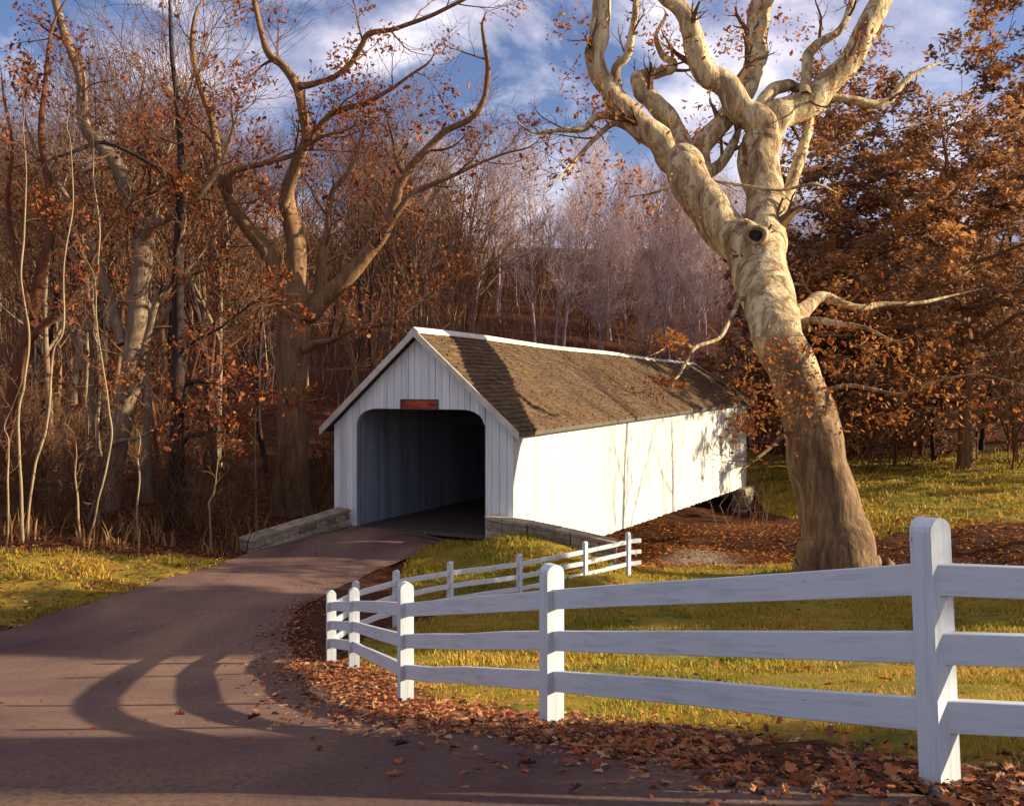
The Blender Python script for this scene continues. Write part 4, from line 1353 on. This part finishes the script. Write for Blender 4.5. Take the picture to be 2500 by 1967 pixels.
leafy_tree('brown_leaved_tree', 'brown-leaved tree with low sprays beyond the lawn at the right edge', None, 43, 80, 303, 24, 10, .10, 36000, .42, M['leaf_brown'], M['bark_dark'])
leafy_tree('brown_leaved_tree', 'low orange brown tree at the dark wood edge behind the leaning trunk', None, 25, 67, 304, 12, 6, .10, 16000, .36, M['leaf_brown'], M['bark_dark'])
# trees right of the picture that throw the long shadows over the lawn and the road
leafy_tree('brown_leaved_tree', 'leafy tree by the lawn whose long shadow crosses the lawn and the road bend', None, 20, 21.9, 305, 11, 2.6, .10, 16000, .5, M['leaf_brown'], M['bark_brown'])
leafy_tree('brown_leaved_tree', 'leafy tree on the hill whose shadow covers the road in front', None, 13.5, 2.25, 306, 8.5, 1.7, .10, 14000, .4, M['leaf_brown'], M['bark_brown'])
leafy_tree('brown_leaved_tree', 'taller leafy tree behind the other one on the hill, shading the road in front', None, 25, 6.1, 307, 15, 1.0, .46, 14000, .45, M['leaf_brown'], M['bark_brown'])

leafy_tree('brown_leaved_tree', 'tall high-crowned leafy tree by the field that shades the far side of the road bend', None, 27, 19.4, 308, 16.5, 2.3, .57, 14000, .5, M['leaf_brown'], M['bark_brown'])
place_tree('creekside_tree', KB[3], 'bare grey-brown creek bank tree whose shadow falls on the white wall', 'tree', None, 25, 37.2, .4, .95)
place_tree('creekside_tree', KB[4], 'bare dark bank tree shading the far half of the white wall', 'tree', None, 29, 43.5, 2.1, .95)

# the brush on the hillside: thin upright stems, too many to count
rgb_ = np.random.default_rng(31)
mbb = MB()
nb_ = 0
bx, by = rgb_.uniform(-90, 60, 26000), rgb_.uniform(40, 160, 26000)
ok = (bx > -.62 * by) & (bx < .45 * by) & (creek_d(bx, by) > 6)
bx, by = bx[ok][:11000], by[ok][:11000]
bz = ground_z(bx, by)
for x, y, z in zip(bx, by, bz):
    if on_bridge(x, y, 1.0) or (x > 13 and y < 62):
        continue
    hgt = rgb_.uniform(.8, 2.6) * (1 + y / 110)
    r_ = .006 + y * .00022
    d1, d2 = rgb_.normal(0, .12, 2) * hgt, rgb_.normal(0, .22, 2) * hgt
    tube(mbb, [(x, y, z - .1), (x + d1[0], y + d1[1], z + hgt * .55), (x + d2[0], y + d2[1], z + hgt)], [r_, r_ * .7, r_ * .3], 3, rgb_.random(), cap=False)
m, t, b = mat('brush_stem', 0.9, 0.1)
t.links.new(ramp(t, attr(t), [(0, (.07, .03, .02)), (.4, (.22, .08, .035)), (.7, (.28, .16, .12)), (1, (.40, .27, .16))]), b.inputs['Base Color'])
M['brush'] = m
tag(mbb.build('brush', M['brush']), kind='stuff')

# ------------------------------------------------------------------ grass, reeds and fallen leaves
rng = np.random.default_rng(21)
def blades(n, xr, yr, cond, h, name, m, wide=.012, lean=.35):
    x, y = rng.uniform(*xr, n), rng.uniform(*yr, n)
    k = cond(x, y)
    x, y = x[k], y[k]
    z = ground_z(x, y)
    n = len(x)
    hh = h * rng.uniform(.5, 1.3, n) * (1 + .55 * np.sin(x * 2.3 + 2 * np.sin(y * 1.1)) * np.sin(y * 2.1 + x * .4))
    a = rng.uniform(0, 6.28, n)
    w = wide * rng.uniform(.7, 1.4, n)
    b0 = np.stack([x, y, z - .02], 1)
    sd_ = np.stack([np.cos(a), np.sin(a), 0 * a], 1) * w[:, None]
    bend = rng.normal(0, lean, (n, 2)) * hh[:, None]
    mid = b0 + np.stack([bend[:, 0] * .35, bend[:, 1] * .35, hh * .6], 1)
    tip = b0 + np.stack([bend[:, 0], bend[:, 1], hh], 1)
    V = np.stack([b0 - sd_, b0 + sd_, mid + sd_ * .7, mid - sd_ * .7, tip], 1)
    i = np.arange(n) * 5
    mb = MB()
    tn = np.clip(.5 + .32 * np.sin(x * .9 + 1.7 * np.sin(y * .5)) * np.cos(y * .8) + rng.normal(0, .2, n), 0, 1)
    mb.add(V.reshape(-1, 3), np.stack([i, i + 1, i + 2, i + 3], 1), np.repeat(tn, 5))
    mb.f.append(np.stack([i + 3, i + 2, i + 4], 1))
    mb.mi.append(np.zeros(n, int))
    return tag(mb.build(name, m), kind='stuff')
lawnc = lambda x, y: inside_lawn(x, y) & (fence_d(x, y) > .12) & (creek_d(x, y) > 4.6) & ~in_road(x, y)
blades(60000, (-3, 9), (4, 14), lawnc, .07, 'lawn_grass', M['grass'], .007)
blades(70000, (-3.2, 16), (13, 31), lawnc, .11, 'lawn_grass', M['grass'], .016)
blades(14000, (-3, 4), (22, 28.3), lambda x, y: (grassy(x, y) > .6) & ~in_road(x, y) & ~lawnc(x, y), .12, 'verge_grass', M['grass'], .016)
blades(26000, (-16, -5), (16, 28), lambda x, y: (grassy(x, y) > .6) & ~in_road(x, y) & (np.sin(x * 1.3 + 2 * np.sin(y * .7)) + np.sin(y * 1.9 + x) > -.5), .13, 'verge_grass', M['grass'], .016)
blades(15000, (15, 42), (40, 66), lambda x, y: (grassy(x, y) > .6), .18, 'far_grass', M['grass'], .04)
blades(1500, (-17, -7), (24.5, 30.5), lambda x, y: ~in_road(x, y) & (y > 25.6 + .2 * (x + 12)) & (np.sin(x * 2.1) + np.sin(y * 2.7 + x) > .1), .6, 'straw_tufts', M['reed'], .02, .3)

def strew(n, sample, size, name, m=None, lift=.02, fine=True, flat=.75):
    x, y = sample(n)
    z = ground_z(x, y)
    z = np.where((creek_d(x, y) < 3.2), np.maximum(z, -7.05), z) + lift + rng.uniform(0, .03, len(x))
    mb = MB()
    leaves(mb, np.stack([x, y, z], 1), size, rng, fine, flat)
    return tag(mb.build(name, m or M['leaf_litter']), kind='stuff')
def along_fence(n):
    k = rng.integers(0, 5, n)
    f_ = rng.uniform(0, 1, n)
    a, c = FENCE[k], FENCE[k + 1]
    p = a + (c - a) * f_[:, None]
    d_ = c - a
    nn_ = np.stack([-d_[:, 1], d_[:, 0]], 1)
    nn_ /= np.linalg.norm(nn_, axis=1)[:, None]
    off = rng.normal(.30, .42, n)          # to the road side
    p = p + nn_ * np.where(rng.random(n) < .5, off, off * .8)[:, None]
    return p[:, 0], p[:, 1]
strew(17000, along_fence, .082, 'fallen_leaves', flat=.85)
def verge_in(n):
    k = rng.integers(0, NI, n)
    t_ = np.abs(rng.normal(0, .05, n)) - .01
    p = EI[k] + (EO[k] - EI[k]) * (t_ * np.sign(rng.normal(-.35, 1, n)))[:, None] + rng.normal(0, .08, (n, 2))
    q = (p[:, 1] > 3) & (p[:, 1] < 22)
    return p[q, 0], p[q, 1]
strew(9000, verge_in, .075, 'fallen_leaves', lift=.045, flat=.88)
def creek_banks(n):
    x, y = rng.uniform(-2, 30, n), rng.uniform(22, 50, n)
    d_ = creek_d(x, y)
    k = ((d_ > 1.9) | ((d_ > .25) & (rng.random(n) < .6))) & (d_ < 10) & (y > 29.5 - .35 * np.maximum(x - 8, 0))
    return x[k], y[k]
strew(40000, creek_banks, .2, 'fallen_leaves', M['leaf_orange'], fine=False)
def woods_floor(n):
    x, y = rng.uniform(-26, -5, n), rng.uniform(24, 60, n)
    k = ~in_road(x, y) & (y > 25 + .15 * (x + 12))
    return x[k], y[k]
strew(16000, woods_floor, .2, 'fallen_leaves', M['leaf_russet'], fine=False)
def lawn_leaves(n):
    x, y = rng.uniform(-3, 14, n), rng.uniform(4.5, 29, n)
    k = lawnc(x, y) & (rng.random(n) < .8)
    return x[k], y[k]
strew(2600, lawn_leaves, .09, 'fallen_leaves', lift=.05)
def left_verge(n):
    x, y = rng.uniform(-16, -5, n), rng.uniform(15, 27, n)
    k = ~in_road(x, y) & (x < -6)
    return x[k], y[k]
strew(7000, left_verge, .13, 'fallen_leaves', lift=.04, fine=False)
def road_leaves(n):
    k = rng.integers(20, NI, n)
    p = EI[k] + (EO[k] - EI[k]) * (rng.uniform(0, 1, n) ** 2)[:, None]
    return p[:, 0], p[:, 1]
strew(260, road_leaves, .08, 'fallen_leaves', lift=.085, flat=.9)
# grit along the road's edges
def grit(n):
    k = rng.integers(0, NI, n)
    side = rng.random(n) < .6
    w_ = np.abs(rng.normal(0, .035, n)) + rng.uniform(0, .01, n)
    p = np.where(side[:, None], EI[k] + (EO[k] - EI[k]) * w_[:, None], EO[k] + (EI[k] - EO[k]) * w_[:, None] * .6) + rng.normal(0, .06, (n, 2))
    q = (p[:, 1] > 3) & (p[:, 1] < 30)
    return p[q]
gp_ = grit(9000)
gzz = ground_z(gp_[:, 0], gp_[:, 1]) + .04
gs = rng.uniform(.003, .011, len(gp_))
octa = np.array([[1, 0, 0], [0, 1, 0], [-1, 0, 0], [0, -1, 0], [0, 0, .8]])
Vg = np.concatenate([gp_, gzz[:, None]], 1)[:, None] + octa[None] * gs[:, None, None] * rng.uniform(.6, 1.3, (len(gp_), 5, 1))
ig = np.arange(len(gp_))[:, None] * 5
mb = MB()
mb.add(Vg.reshape(-1, 3), np.concatenate([np.concatenate([ig + a, ig + (a + 1) % 4, ig + 4], 1) for a in range(4)]))
m, t, b = mat('road_grit', 0.9, 0.1)
t.links.new(ramp(t, noise(t, 9, 2), [(.3, (.05, .035, .03)), (.7, (.24, .17, .13))]), b.inputs['Base Color'])
tag(mb.build('grit', m), kind='stuff')

# labels that several trees share are told apart by their order from left to right
shared = {}
for o in C.objects:
    if o.parent is None and o.get('group') and o.get('group') == o.get('label'):
        shared.setdefault(o['label'], []).append(o)
NTH = ['leftmost', 'second from left', 'third from left', 'fourth from left', 'fifth from left', 'sixth from left', 'seventh from left', 'eighth from left', 'ninth from left', 'tenth from left', 'eleventh from left', 'twelfth from left', 'thirteenth from left', 'fourteenth from left', 'fifteenth from left', 'sixteenth from left', 'seventeenth from left', 'eighteenth from left', 'nineteenth from left', 'twentieth from left', 'twenty-first from left', 'twenty-second from left']
GROUP = {'woodland_tree': 'bare and russet trees in the woods', 'slender_tree': 'mauve trees on the slope behind the bridge', 'russet_shrub': 'russet shrubs and bushes in the undergrowth'}
for lab, obs in shared.items():
    obs.sort(key=lambda o: o.location.x / o.location.y)
    for k, o in enumerate(obs):
        o['group'] = GROUP.get(o.name.split('.')[0], lab)
        if len(obs) > 1:
            w_ = 'rightmost' if k == len(obs) - 1 else ('middle one' if len(obs) == 3 and k == 1 else NTH[min(k, 21)])
            o['label'] = lab + ', ' + w_
